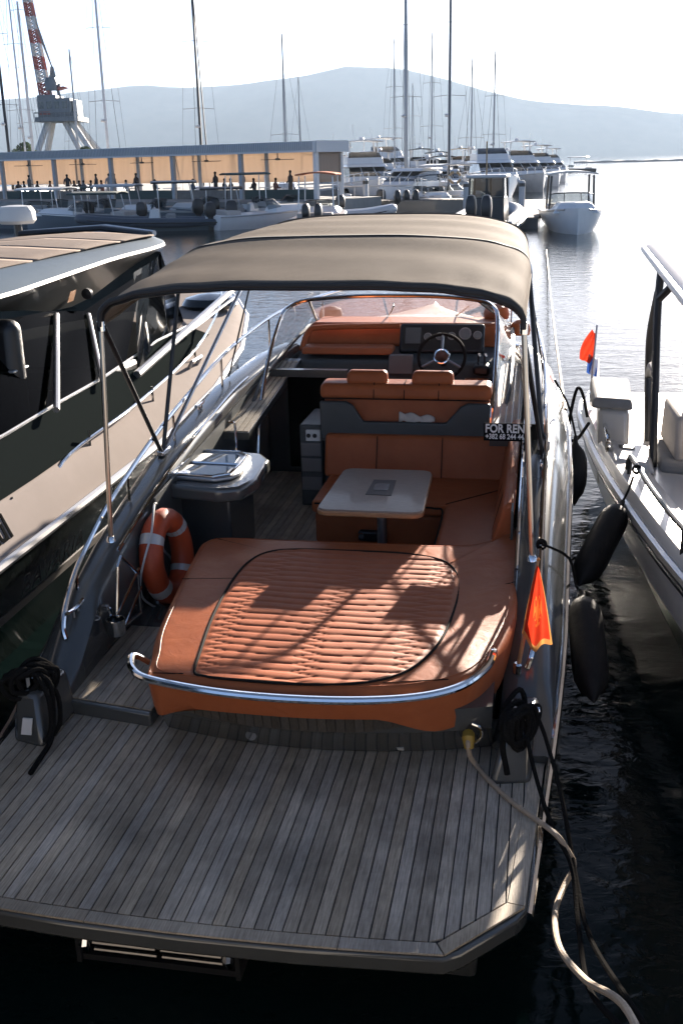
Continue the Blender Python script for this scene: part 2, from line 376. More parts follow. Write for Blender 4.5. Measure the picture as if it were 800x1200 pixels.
# hull
rings = []
for u in [-.9, -.6, -.2, .2, .6, 1, 1.5, 2, 2.6, 3.2, 4, 4.8, 5.5, 6.2, 7, 7.6, 8.2, 8.7, 9.1, 9.35]:
    k = W(u); zr = ZR(u); d = lerp([(-1, .0), (5, .05), (7, .25), (9.35, .75)], u)
    half = [(k, zr), (k * .985, zr - .10), (k * .93, -.22 + d), (k * .80, -.45 + d * .7), (k * .4, -.62 + d * .4), (0, -.75 + d * .2)]
    rings.append([(x, u, z) for x, z in half] + [(-x, u, z) for x, z in half[-2::-1]])
hull = MB().loft(rings, closed=False).build('hull', 'hull', boat, smooth=40)
for s in (1, -1):
    pts = [(s * (W(u) + .004), u, ZR(u)) for u in [x * .35 - .95 for x in range(0, 30)]]
    MB().tube(pts, .021, 8).build('rub_rail', 'chrome', hull)
    # coaming: the raised side of the cockpit
    rg = []
    for u in [.15, .25, .4, .6, .8, 1.0, 1.36, 1.8, 2.4, 3, 3.6, 4.2, 4.8, 5.4, 6.0]:
        k = W(u); zg = ZG(u); zr = min(ZR(u), zg - .02)
        rg.append([(s * k, u, zr), (s * (k - .03), u, zr + (zg - zr) * .5), (s * (k - .11), u, zg - .02), (s * (k - .14), u, zg), (s * (W0(u) - .25), u, zg - .01), (s * (W0(u) - .285), u, zg - .045), (s * (W0(u) - .30), u, -.02), (s * (k - .05), u, -.05)])
    co_ = MB().loft(rg).build('coaming', 'hull', boat, smooth=45)
    MB().tube([(s * (W0(u) - .27), u, ZG(u) + .004) for u in [1.3 + .2 * i for i in range(17)]], .011, 6).build('coaming_trim', 'chrome', co_)
    # chrome grab rail
    rp_ = [(s * (W0(.62) - .16), .62, ZG(.62) + .0), (s * (W0(.64) - .14), .645, ZG(.62) + .07)] + \
          [(s * (W0(u) - .13 + lerp([(1, .0), (3, .02), (6, -.02)], u)), u, ZG(u) + lerp([(.8, .09), (1.4, .165), (3, .20), (5, .30), (7, .4), (9, .45)], u)) for u in [.75, .95, 1.2, 1.5, 1.85, 2.3, 2.8, 3.4, 4.2, 5, 5.8, 6.6, 7.4, 8.2]]
    gr = MB().tube(smooth_path(rp_, 4), .017, 8).build('grab_rail', 'chrome', boat)
    for u in (.95, 1.9, 2.9, 4.2, 5.6, 7):
        x = s * (W0(u) - .13); z1 = ZG(u) + lerp([(.8, .09), (1.4, .165), (3, .20), (5, .30), (7, .4)], u)
        MB().tube([(x, u, ZG(u) - .03), (x, u, z1)], .011, 6).build('stanchion', 'chrome', gr)
# fore deck
rg = []
for u in [6.95, 7.3, 7.6, 8.2, 8.7, 9.1, 9.3]:
    k = W(u) - .1; z = ZG(u) - .01
    rg.append([(-k, u, z), (-k * .55, u, z + .05), (0, u, z + .07), (k * .55, u, z + .05), (k, u, z), (k, u, z - .12), (0, u, z - .1), (-k, u, z - .12)])
MB().loft(rg).build('foredeck', 'offwhite', boat)
# side decks beside the windscreen
for s in (1, -1):
    sdk = MB().hexa([(s * 1.0, 3.55, .80), (s * 1.27, 3.55, .80), (s * 1.2, 5.6, 1.05), (s * 1.0, 5.6, 1.05)], [(s * 1.0, 3.55, .86), (s * 1.27, 3.55, .86), (s * 1.2, 5.6, 1.12), (s * 1.0, 5.6, 1.12)]).build('side_deck', 'hull_dark', boat)
    for k in range(5):
        x = s * (1.012 + k * .051)
        MB().hexa([(x, 3.57, .862), (x + s * .045, 3.57, .862), (x + s * .037, 5.5, 1.108), (x, 5.5, 1.108)], [(x, 3.57, .870), (x + s * .045, 3.57, .870), (x + s * .037, 5.5, 1.116), (x, 5.5, 1.116)]).build('plank', 'teak', sdk, smooth=0)

# swim platform
def aft_out(v): return -1.375 + .04 * v * v
def aft_in(v):
    a = abs(v)
    if a < 1.05: return -1.30 + .04 * a * a
    if a < 1.32: return -1.256 + (a - 1.05) * (.289 / .27)
    return -.967 + (a - 1.32) * (1.517 / .12)
half = [(0, aft_out(0)), (.5, aft_out(.5)), (1.085, aft_out(1.085)), (1.15, -1.285), (1.37, -1.05), (1.405, -.98), (1.455, -.2), (1.515, .6)]
outline = [(-x, y) for x, y in half[:0:-1]] + half
plat = MB().prism(outline, -.10, -.012).build('swim_platform', 'hull', boat, bevel=.018, seg=3)
MB().prism([(x * .985, y * .985) for x, y in outline], -.014, -.0045).build('caulk_bed', 'caulk', plat, smooth=0)
pitch = .0598; gap = .0068
v = -1.435
while v < 1.43:
    a, b = v + gap / 2, v + pitch - gap / 2
    ya, yb = aft_in(a) + .004, aft_in(b) + .004
    if max(abs(a), abs(b)) > 1.325:
        if min(abs(a), abs(b)) > 1.42: v += pitch; continue
        ya, yb = min(ya, .55), min(yb, .55)
        if v > 0: yb = max(yb, ya)
        else: ya = max(ya, yb)
    if min(ya, yb) < .5:
        MB().hexa([(a, ya, -.006), (b, yb, -.006), (b, .58, -.006), (a, .58, -.006)], [(a, ya, .003), (b, yb, .003), (b, .58, .003), (a, .58, .003)]).build('plank', 'teak', plat, smooth=0)
    v += pitch
# margin boards round the planks
def margin(a, b, c, d):
    MB().hexa([(*q, -.006) for q in (a, b, c, d)], [(*q, .0035) for q in (a, b, c, d)]).build('margin_board', 'teak', plat, smooth=0)
segs = [-1.085, -.42, .66, 1.085]
for a, b in zip(segs, segs[1:]):
    n = 6; lo = []; hi = []
    for i in range(n + 1):
        x = a + .002 + (b - a - .004) * i / n; lo.append((x, aft_out(x) + .008)); xi = max(-1.047, min(1.047, a + .002)) + (max(-1.047, min(1.047, b - .002)) - max(-1.047, min(1.047, a + .002))) * i / n; hi.append((xi, aft_in(xi) - .003))
    MB().prism(lo + hi[::-1], -.006, .0035).build('margin_board', 'teak', plat, smooth=0)
for s in (1, -1):
    margin((s * 1.089, -1.318), (s * 1.395, -.985), (s * 1.322, -.972), (s * 1.056, -1.259))
    margin((s * 1.396, -.978), (s * 1.506, .6), (s * 1.438, .6), (s * 1.325, -.966))
# ladder locker under the platform edge
lad = MB().box(-.50, .20, -1.25, -1.0, -.30, -.27).box(-.50, .20, -1.02, -1.0, -.30, -.10).box(-.52, -.50, -1.27, -1.0, -.30, -.10).box(.20, .22, -1.27, -1.0, -.30, -.10).build('ladder_locker', 'black', boat)
for y, z in ((-1.255, -.155), (-1.262, -.19), (-1.25, -.235)):
    for a, b in ((-.44, -.155), (-.13, .14)):
        MB().tube([(a, y, z), (b, y, z)], .010, 8).build('ladder_rung', 'dull_steel', lad)
for x in (-.475, .17):
    MB().tube([(x, -1.25, -.14), (x, -1.275, -.19), (x, -1.25, -.245)], [.02, .026, .016], 8).build('hinge', 'chrome', lad)
# underside of the stern
MB().box(-1.2, 1.2, -1.0, .2, -.55, -.103).build('stern_pod', 'hull_dark', boat, bevel=.03)

# transom under the sunpad
def cv(v): return .17 * (v - .2) ** 2
prof = [(.35, .36), (-.08, .35), (-.045, .205), (-.02, .19), (.10, .012), (.35, .0)]
rg = []
for i in range(25):
    v = -.60 + i * (1.80 / 24)
    rg.append([(v, uu + cv(v), z) for uu, z in prof])
tran = MB().loft(rg).build('transom', 'hull', boat, smooth=30)
# teak facing strip under the pad: short upright planks
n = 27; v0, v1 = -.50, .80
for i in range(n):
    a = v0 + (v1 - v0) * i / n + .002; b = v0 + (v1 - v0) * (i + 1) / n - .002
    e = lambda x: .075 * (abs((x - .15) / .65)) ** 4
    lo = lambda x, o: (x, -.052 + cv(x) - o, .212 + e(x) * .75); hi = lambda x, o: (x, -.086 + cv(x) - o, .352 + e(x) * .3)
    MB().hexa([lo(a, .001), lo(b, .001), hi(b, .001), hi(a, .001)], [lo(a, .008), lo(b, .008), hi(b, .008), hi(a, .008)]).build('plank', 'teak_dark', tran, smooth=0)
MB().lathe([(.0, -.012), (.030, -.012), (.034, 0), (.022, .006), (0, .006)], (-.07, cv(-.07) + .040, .10), 16, 'y').build('stern_light', 'chrome', tran)
MB().hexa([(.62, .095 + cv(.7), .022), (.74, .095 + cv(.7), .022), (.74, .12 + cv(.7), .022), (.62, .12 + cv(.7), .022)], [(.62, .075 + cv(.7), .05), (.74, .075 + cv(.7), .05), (.74, .10 + cv(.7), .05), (.62, .10 + cv(.7), .05)]).build('transom_plate', 'socket', tran)
# passage step and floor on the port side
st = MB().prism([(-1.27, .30), (-.70, .21), (-.70, 2.3), (-1.27, 2.3)], -.01, .082).build('passage_step', 'hull', boat, bevel=.012)
x = -1.245
while x < -.72:
    a, b = x + .0025, x + .0575; fy = lambda q: .335 - (q + 1.27) * .158
    MB().hexa([(a, fy(a), .083), (b, fy(b), .083), (b, 1.32, .083), (a, 1.32, .083)], [(a, fy(a), .091), (b, fy(b), .091), (b, 1.32, .091), (a, 1.32, .091)]).build('plank', 'teak', st, smooth=0)
    x += .060

# ---------------------------------------------------------------- sunpad
OUT = [(-.56, -.10), (-.62, .10), (-.70, .40), (-.79, .98), (-.88, 1.66), (-.87, 1.85), (-.76, 1.92), (-.3, 1.93), (.4, 1.94), (.95, 1.97), (1.18, 2.03), (1.285, 2.1), (1.30, 1.8), (1.30, 1.2), (1.285, .75), (1.20, .33), (1.05, .05), (.75, -.11), (.35, -.175), (-.1, -.18), (-.42, -.155)]
outl = [Vector((*q, 0)) for q in OUT]
sm = smooth_path([(x, y, 0) for x, y in OUT], 7, True)
def ztop(x, y):                                    # slight dish, rising to the starboard front corner
    return .515 + .10 * max(0, (x - .95) / .35) ** 2 * max(0, min(1, (y - .5) / 1.2)) + .02 * max(0, (y - 1.6) / .35)
cx, cy = .22, .9
rings = []
for s_, dz in ((.93, -.20), (.972, -.195), (.985, -.15), (1.0, -.075), (.998, -.035), (.985, -.012), (.962, -.001), (.93, .004), (.6, .004), (.2, .004), (.02, .004)):
    ring = []
    for q in sm:
        x, y = cx + (q.x - cx) * s_, cy + (q.y - cy) * s_
        lowf = min(1, max(0, (abs(q.x - .16) - .46) / .36)) if q.y < .5 else 1; lowf = lowf * lowf * (3 - 2 * lowf)
        z = ztop(x, y) + (dz if dz > -.1 else dz * (.9 + .55 * lowf))
        ring.append((x, y, z))
    rings.append(ring)
pad = MB().loft(rings).build('sun_pad', 'leather', boat, smooth=60)
MB().tube([(cx + (q.x - cx) * .955, cy + (q.y - cy) * .955, ztop(q.x, q.y) + .002) for q in sm], .0022, 5, closed=True).build('seam', 'leather', pad)
# quilted centre panel with spindle ridges
PQ = [(-.32, -.07), (-.36, .15), (-.43, .6), (-.47, 1.1), (-.46, 1.46), (-.38, 1.66), (-.18, 1.735), (.2, 1.75), (.55, 1.745), (.80, 1.66), (.91, 1.45), (.945, 1.1), (.92, .62), (.86, .30), (.74, .05), (.52, -.09), (.2, -.135), (-.1, -.13), (-.26, -.115)]
smq = smooth_path([(x, y, 0) for x, y in PQ], 4, True)
MB().tube([(q.x, q.y, ztop(q.x, q.y) + .006) for q in smq], .008, 7, closed=True).build('piping', 'piping', pad)
def edge_x(y):
    xs = []
    for a, b in zip(smq, smq[1:] + smq[:1]):
        if (a.y - y) * (b.y - y) <= 0 and abs(a.y - b.y) > 1e-9: xs.append(a.x + (b.x - a.x) * (y - a.y) / (b.y - a.y))
    return (min(xs), max(xs)) if xs else None
PZ, SD, ST = .0845, .52, .15                        # spindle pitch, spacing and tip length
def quilt_h(x, y):
    x = x + .05 * math.sin(y * 2.3 + .4); best = 0
    c0 = math.floor(x / SD)
    for c in (c0, c0 + 1):
        dx = abs(x - c * SD); yo = y / PZ + (.5 if c % 2 else 0); dy = abs(yo - math.floor(yo) - .5) * 2      # 0 on the cell's axis, 1 on its edge
        m_ = min(1 - dy, ((SD - ST) / 2 + ST * (1 - dy) - dx) / ST * .9)
        if m_ > best: best = m_
    return math.sin(min(1, best * 1.25) * math.pi / 2) ** .6
rows = 23; ylo, yhi = -.125, 1.735; nx = 150; ny = 8
vs = []; fs = []
for j in range(rows * ny + 1):
    y = ylo + (yhi - ylo) * j / (rows * ny)
    e = edge_x(min(max(y, ylo + .002), yhi - .002)) or (0, .1)
    for i in range(nx + 1):
        x = e[0] + .008 + (e[1] - e[0] - .016) * i / nx
        yy = y + .010 * math.sin(x * 5.2) + .004 * math.sin(x * 17 + y * 9)
        edge = min(1, min(i, nx - i) / 3.5)
        vs.append((x, y, ztop(x, y) + .004 + .0078 * quilt_h(x, yy) * edge))
for j in range(rows * ny):
    for i in range(nx):
        a = j * (nx + 1) + i; fs.append((a, a + 1, a + nx + 2, a + nx + 1))
MB().add(vs, fs).build('quilted_panel', 'quilt', pad, smooth=180)
# chrome rail round the aft edge of the pad
rl = [(-.665, .16, .43), (-.715, .12, .485), (-.72, .07, .50), (-.66, -.06, .50), (-.52, -.15, .495), (-.1, -.225, .49), (.38, -.225, .49), (.78, -.15, .49), (1.03, -.01, .495), (1.16, .2, .51), (1.19, .36, .525), (1.185, .40, .47)]
MB().tube(smooth_path(rl, 6), .021, 10).build('pad_rail', 'chrome', boat)
for pth in ([(.955, 1.22), (1.285, 1.24)], [(-.47, 1.2), (-.80, 1.15)], [(-.37, -.10), (-.53, -.115)], [(.66, -.055), (.98, .03)], [(-.40, 1.70), (-.80, 1.87)], [(.86, 1.6), (1.24, 1.97)]):
    q0, q1 = Vector((*pth[0], 0)), Vector((*pth[1], 0))
    MB().tube([Vector((q.x, q.y, ztop(q.x, q.y) + .0035)) for q in [q0.lerp(q1, k / 8) for k in range(9)]], .0028, 5).build('seam', 'piping', pad)
# base under the pad
MB().prism([(-.585, .25), (1.18, .3), (1.22, 1.9), (-.76, 1.82)], -.005, .36).build('pad_base', 'hull_dark', boat, bevel=.01)

# ---------------------------------------------------------------- cockpit
sole = MB().box(-1.26, 1.26, 1.85, 5.6, .06, .095).build('cockpit_sole', 'caulk', boat, smooth=0)
x = -1.25
while x < -.30:
    MB().box(x + .0025, x + .0575, 2.2, 5.25, .0955, .103).build('plank', 'teak', sole, smooth=0); x += .06
# inner side lining
for s in (1, -1):
    MB().hexa([(s * 1.225, 1.9, .09), (s * 1.24, 1.9, .09), (s * 1.24, 5.3, .09), (s * 1.225, 5.3, .09)], [(s * 1.225, 1.9, .80), (s * 1.24, 1.9, .80), (s * 1.24, 5.3, 1.1), (s * 1.225, 5.3, 1.1)]).build('side_lining', 'stow', boat)
# L-shaped sofa
sofa = MB().box(-.34, 1.2, 3.02, 3.85, .10, .36).box(.74, 1.2, 1.95, 3.04, .10, .36).build('sofa_base', 'leather', boat, bevel=.03, seg=3)
MB().prism([(-.36, 2.98), (.70, 2.98), (.70, 1.94), (1.21, 1.94), (1.21, 3.80), (-.36, 3.80)], .362, .47).build('sofa_seat', 'leather', sofa, bevel=.035, seg=3)
MB().tube(smooth_path([(-.33, 2.975, .45), (.45, 2.975, .45), (.62, 2.95, .45), (.69, 2.85, .45), (.70, 2.0, .45)], 5), .008, 6).build('piping', 'piping', sofa)
MB().hexa([(-.40, 3.70, .45), (1.15, 3.70, .45), (1.15, 3.86, .45), (-.40, 3.86, .45)], [(-.40, 3.80, .80), (1.15, 3.80, .80), (1.15, 3.90, .80), (-.40, 3.90, .80)]).build('sofa_backrest', 'leather', sofa, bevel=.03, seg=3)
MB().hexa([(1.08, 2.02, .46), (1.235, 2.02, .46), (1.235, 3.82, .46), (1.08, 3.82, .46)], [(1.17, 2.02, .80), (1.25, 2.02, .82), (1.25, 3.82, .98), (1.17, 3.82, .96)]).build('side_backrest', 'leather', sofa, bevel=.03, seg=3)
# speaker on the sofa front
sp = MB().box(.02, .24, 2.93, 2.99, .16, .25).build('floor_speaker', 'black', sofa, bevel=.02)
for x in (.05, .205): MB().lathe([(0, -.01), (.022, -.01), (.026, .004), (0, .004)], (x, 2.925, .21), 12, 'y').build('speaker_rim', 'chrome', sp)
# table
tb = MB().prism(round_poly([(-.12, 2.06), (.62, 2.06), (.585, 3.10), (-.10, 3.10)], .09), .695, .712).build('table_top', 'table', boat, bevel=.005)
MB().prism(round_poly([(-.127, 2.053), (.627, 2.053), (.592, 3.107), (-.107, 3.107)], .095), .664, .7).build('table_edge', 'wood_edge', tb, bevel=.008)
MB().prism([(.17, 2.42), (.36, 2.42), (.345, 2.80), (.175, 2.80)], .7125, .7150).build('table_inlay', 'inlay', tb, smooth=0)
MB().box(.21, .315, 2.53, 2.70, .7152, .7175).build('table_socket', 'screen', tb, bevel=.004)
MB().tube([(.27, 2.55, .10), (.27, 2.55, .67)], .036, 14).lathe([(0, .10), (.12, .10), (.11, .125), (0, .13)], (.27, 2.55, 0), 18).build('table_leg', 'alu', tb)
# helm bench
hb = MB().hexa([(-.44, 3.92, .72), (.97, 3.92, .72), (.97, 4.18, .72), (-.44, 4.18, .72)], [(-.44, 4.0, 1.10), (.97, 4.0, 1.10), (.97, 4.2, 1.12), (-.44, 4.2, 1.12)]).build('bench_back', 'leather', boat, bevel=.03, seg=3)
MB().box(-.42, .95, 4.1, 4.62, .10, .70).build('bench_base', 'stow', hb, bevel=.02)
MB().hexa([(-.47, 3.93, 1.075), (.99, 3.93, 1.075), (.99, 4.2, 1.075), (-.47, 4.2, 1.075)], [(-.47, 3.955, 1.205), (.99, 3.955, 1.205), (.99, 4.2, 1.215), (-.47, 4.2, 1.215)]).build('top_roll', 'leather', hb, bevel=.045, seg=4)
for a in (-.25, .31):
    MB().hexa([(a, 3.99, 1.19), (a + .36, 3.99, 1.19), (a + .36, 4.14, 1.19), (a, 4.14, 1.19)], [(a + .01, 4.01, 1.308), (a + .35, 4.01, 1.308), (a + .35, 4.13, 1.308), (a + .01, 4.13, 1.308)]).build('headrest', 'leather', hb, bevel=.04, seg=4)
for a in (.0, .26, .55): MB().tube([(a, 3.925, 1.085), (a, 3.948, 1.16), (a, 3.985, 1.212), (a, 4.1, 1.219)], .004, 5).build('seam', 'piping', hb)
for z, y in ((1.085, 3.928),): MB().tube([(-.46, y, z), (.98, y, z)], .005, 5).build('seam', 'piping', hb)
for a in (.05, .60): MB().tube([(a, 3.70, .47), (a, 3.735, .60), (a, 3.775, .735), (a, 3.80, .795)], .004, 5).build('seam', 'piping', sofa)
for a in (2.45, 3.0): MB().tube([(1.085, a, .475), (1.12, a, .62), (1.16, a, .78)], .004, 5).build('seam', 'piping', sofa)
MB().tube([(.70, 3.0, .473), (1.08, 3.40, .473)], .004, 5).build('seam', 'piping', sofa)
# stow pocket with dipped front
pk = [(-.45, .74), (.98, .74), (.985, 1.07), (.80, 1.07), (.74, 1.04), (.62, .90), (-.08, .90), (-.17, 1.04), (-.23, 1.07), (-.455, 1.07)]
MB().hexa([(x, 3.86, z) for x, z in pk], [(x, 3.915, z) for x, z in pk]).build('stow_pocket', 'stow', hb, bevel=.014, seg=3)
MB().box(-.44, .97, 3.87, 3.95, .725, .76).build('pocket_floor', 'stow', hb)

# galley unit to port
gy = MB().box(-1.24, -.74, 2.42, 3.08, .10, .69).build('galley_cabinet', 'hull_dark', boat, bevel=.02)
gp = [(-1.25, 2.24), (-.74, 2.15), (-.59, 2.22), (-.53, 2.45), (-.57, 2.98), (-.68, 3.16), (-1.25, 3.24)]
ctr = MB().prism(gp, .69, .80).build('galley_counter', 'hull', gy, bevel=.03, seg=3)
lidp = [(-1.20, 2.36), (-.82, 2.30), (-.70, 2.38), (-.67, 2.50), (-.70, 2.92), (-.78, 3.03), (-1.18, 3.05), (-1.22, 2.95)]
MB().prism(lidp, .80, .835).build('sink_surround', 'alu', gy, bevel=.012)
MB().prism([(-1.12, 2.42), (-.86, 2.38), (-.76, 2.46), (-.76, 2.62), (-1.12, 2.66)], .8352, .8375).build('sink_lid', 'tint_mid', gy, smooth=0)
MB().prism([(-1.12, 2.72), (-.77, 2.68), (-.79, 2.92), (-.84, 2.97), (-1.12, 2.97)], .8352, .8375).build('hob_lid', 'tint_mid', gy, smooth=0)
rim = [(-1.16, 2.36, .842), (-.83, 2.32, .842), (-.725, 2.40, .842), (-.72, 2.66, .842), (-.74, 2.94, .842), (-.82, 3.01, .842), (-1.16, 3.02, .842)]
MB().tube(rim, .012, 8, closed=True).build('lid_frame', 'chrome', gy)
MB().tube([(-1.16, 2.69, .842), (-.73, 2.66, .842)], .010, 8).build('lid_bar', 'chrome', gy)
for y in (2.55, 2.85): MB().box(-1.21, -1.15, y, y + .07, .838, .855).build('lid_hinge', 'chrome', gy, bevel=.004)
MB().lathe([(0, .0), (.045, 0), (.05, .008), (.03, .012), (0, .004)], (-1.08, 2.40, .838), 18).build('cup_holder', 'chrome', gy)
MB().tube(smooth_path([(-.86, 3.06, .80), (-.86, 3.06, 1.02), (-.865, 3.04, 1.07), (-.90, 3.0, 1.085)], 5), .010, 8).build('tap', 'chrome', gy)
gy.location.x -= .11
# companionway, forward port side of the cockpit
cw = MB().box(-1.2, -.42, 5.0, 5.08, .10, 1.12).build('bulkhead', 'hull_dark', boat)
MB().box(-1.0, -.55, 4.975, 5.0, .16, 1.05).build('cabin_door', 'tint', cw, bevel=.01)
MB().box(-.46, -.30, 4.0, 4.9, .10, .72).build('locker', 'stow', cw, bevel=.015)
so_ = MB().box(-.60, -.47, 3.93, 3.96, .70, .80).build('outlet_panel', 'socket', cw, bevel=.006)
for x in (-.575, -.52): MB().lathe([(0, -.004), (.018, -.004), (.02, .002), (0, .002)], (x, 3.928, .75), 12, 'y').build('outlet', 'black', so_)
MB().box(-.66, -.46, 3.96, 4.6, .10, .84).build('galley_locker', 'stow', cw, bevel=.015)
for z in (.25, .42, .56): MB().box(-.65, -.47, 3.945, 3.96, z, z + .12).build('drawer_front', 'panel_grey', cw, bevel=.006)

# dashboard
dash = MB().hexa([(-1.1, 5.35, .62), (.98, 5.35, .62), (.98, 6.9, .62), (-1.1, 6.9, .62)], [(-1.08, 5.62, 1.10), (.98, 5.62, 1.10), (.95, 6.9, 1.28), (-1.05, 6.9, 1.28)]).build('dashboard', 'stow', boat, bevel=.04, seg=3)
MB().hexa([(-1.08, 6.08, 1.16), (.98, 6.08, 1.16), (1.02, 6.95, 1.20), (-1.08, 6.95, 1.20)], [(-1.02, 6.18, 1.40), (.96, 6.18, 1.40), (1.0, 6.95, 1.36), (-1.05, 6.95, 1.36)]).build('dash_top', 'leather', dash, bevel=.05, seg=3)
MB().hexa([(-1.02, 5.66, 1.15), (-.08, 5.66, 1.15), (-.08, 5.9, 1.15), (-1.02, 5.9, 1.15)], [(-1.02, 5.72, 1.215), (-.08, 5.72, 1.215), (-.08, 5.96, 1.215), (-1.02, 5.96, 1.215)]).build('dash_shelf', 'leather', dash, bevel=.03, seg=3)
MB().tube(smooth_path([(-1.05, 5.85, 1.16), (-1.0, 5.98, 1.33), (-.85, 6.04, 1.37), (-.05, 6.08, 1.385)], 5), .03, 8).build('dash_roll', 'leather', dash)
gpm = Matrix.Rotation(R(-26), 3, 'X')
GC = Vector((.39, 5.95, 1.275))
gpn = MB().obox(GC, (.86, .06, .31), gpm).build('gauge_panel', 'black', dash, bevel=.03, seg=3)
def onpanel(x, zz, off): return GC + gpm @ Vector((x, -.030 - off, zz))
def disc(mb, x, zz, r_, off, n=20):
    c_ = onpanel(x, zz, off); c0 = onpanel(x, zz, 0)
    ring0 = [c0 + gpm @ Vector((r_ * math.cos(2 * math.pi * k / n), 0, r_ * math.sin(2 * math.pi * k / n))) for k in range(n)]
    ring1 = [c_ + gpm @ Vector((r_ * .94 * math.cos(2 * math.pi * k / n), 0, r_ * .94 * math.sin(2 * math.pi * k / n))) for k in range(n)]
    return mb.loft([ring0, ring1])
for x, zz, r_ in ((-.14, .01, .042), (-.02, .015, .042), (.10, .02, .042), (.235, .045, .066), (.36, .03, .045)):
    g_ = disc(MB(), x, zz, r_, .010).build('gauge_rim', 'alu', gpn); disc(MB(), x, zz, r_ * .86, .012).build('gauge_face', 'dial', gpn)
MB().obox(onpanel(-.29, .02, .004), (.16, .01, .17), gpm).build('chart_screen', 'screen', gpn, bevel=.008)
MB().lathe([(0, 0), (.30, 0), (.31, .012), (.27, .02), (0, .022)], (0, 0, 0), 28).build('dash_mirror', 'chrome', dash)
dm = bpy.data.objects['dash_mirror']; dm.location = Vector((.20, 6.35, 1.385)) - Vector(org_of(boat)); dm.scale = (.95, .42, 1)
MB().hexa([(-.10, 5.50, .99), (.14, 5.50, .99), (.14, 5.58, .99), (-.10, 5.58, .99)], [(-.10, 5.58, 1.17), (.14, 5.58, 1.17), (.14, 5.64, 1.17), (-.10, 5.64, 1.17)]).build('side_screen', 'panel_grey', dash, bevel=.01)
thr = MB().box(.74, .90, 5.42, 5.62, 1.0, 1.10).build('throttle_box', 'black', dash, bevel=.03)
for x in (.79, .85): MB().tube([(x, 5.48, 1.08), (x, 5.42, 1.20), (x + .015, 5.41, 1.21)], [.011, .011, .02], 8).build('throttle_lever', 'chrome', thr)
MB().box(.66, .90, 5.35, 5.45, .86, .98).build('glove_box', 'leather', dash, bevel=.02)
# steering wheel
wm = Matrix.Rotation(R(-28), 3, 'X'); wc = Vector((.44, 5.40, 1.19))
ring = [wc + wm @ Vector((.225 * math.cos(2 * math.pi * k / 36), 0, .225 * math.sin(2 * math.pi * k / 36))) for k in range(36)]
sw = MB().tube(ring, .016, 8, closed=True).build('steering_wheel', 'piping', boat)
ring = [wc + wm @ Vector((.07 * math.cos(2 * math.pi * k / 24), -.012, .07 * math.sin(2 * math.pi * k / 24))) for k in range(24)]
MB().tube(ring, .012, 8, closed=True).build('wheel_hub', 'chrome', sw)
MB().lathe([(0, -.02), (.06, -.015), (.06, .02), (0, .02)], wc, 18, 'y').build('hub_cap', 'black', sw)
for a in (90, 210, 330):
    MB().tube([wc + wm @ Vector((.06 * math.cos(R(a)), 0, .06 * math.sin(R(a)))), wc + wm @ Vector((.22 * math.cos(R(a)), 0, .22 * math.sin(R(a))))], .014, 8).build('spoke', 'alu', sw)
MB().tube([wc, wc + wm @ Vector((0, .35, 0))], .03, 8).build('column', 'black', sw)

# windscreen: chrome arch, raked glass
arch = [(-1.10, 4.15, .52), (-1.10, 4.25, .80), (-1.09, 4.55, 1.22), (-1.05, 4.98, 1.60), (-.98, 5.14, 1.705), (-.82, 5.22, 1.755), (-.4, 5.27, 1.782), (0, 5.28, 1.787), (.4, 5.27, 1.782), (.78, 5.22, 1.755), (.93, 5.14, 1.705), (.985, 4.98, 1.60), (.99, 4.6, 1.22), (.985, 4.3, .90), (.985, 4.2, .66)]
ap = smooth_path(arch, 6)
ws = MB().tube(ap, .020, 10).build('windscreen_frame', 'chrome', boat)
base = [(-1.16, 4.3, .95), (-1.17, 4.7, 1.08), (-1.16, 5.2, 1.16), (-1.14, 5.8, 1.24), (-1.12, 6.3, 1.29), (-1.06, 6.75, 1.31), (-.6, 7.1, 1.30), (0, 7.2, 1.30), (.6, 7.1, 1.30), (1.03, 6.75, 1.31), (1.09, 6.3, 1.29), (1.11, 5.8, 1.24), (1.12, 5.2, 1.16), (1.12, 4.7, 1.08), (1.10, 4.35, .95)]
bpth = smooth_path(base, 6)
nA = len(ap); 
MB().loft([ap, bpth], closed=False).build('windscreen_glass', 'glass', ws, smooth=80)
MB().tube(bpth, .02, 8).build('windscreen_gasket', 'black', ws)
for i in (30, 54):
    MB().tube([ap[i], bpth[i]], .013, 6).build('mullion', 'black', ws)
for x in (-.3, .45): MB().tube([(x, 7.0, 1.36), (x + .12, 6.4, 1.50), (x + .2, 5.95, 1.60)], .008, 6).build('wiper', 'black', ws)
# fore-deck round headrests
MB().lathe([(0, 0), (.13, .01), (.14, .06), (.12, .13), (.05, .16), (0, .165)], (.90, 6.75, 1.36), 18).build('speaker_pod', 'leather', boat)
MB().lathe([(0, 0), (.13, .01), (.14, .06), (.12, .13), (.05, .16), (0, .165)], (-1.02, 7.3, 1.26), 18).build('deck_hatch_dome', 'black', boat)
MB().lathe([(0, 0), (.10, .01), (.11, .06), (.09, .13), (.04, .16), (0, .165)], (1.16, 6.55, 1.22), 18).build('speaker_pod', 'leather', boat)

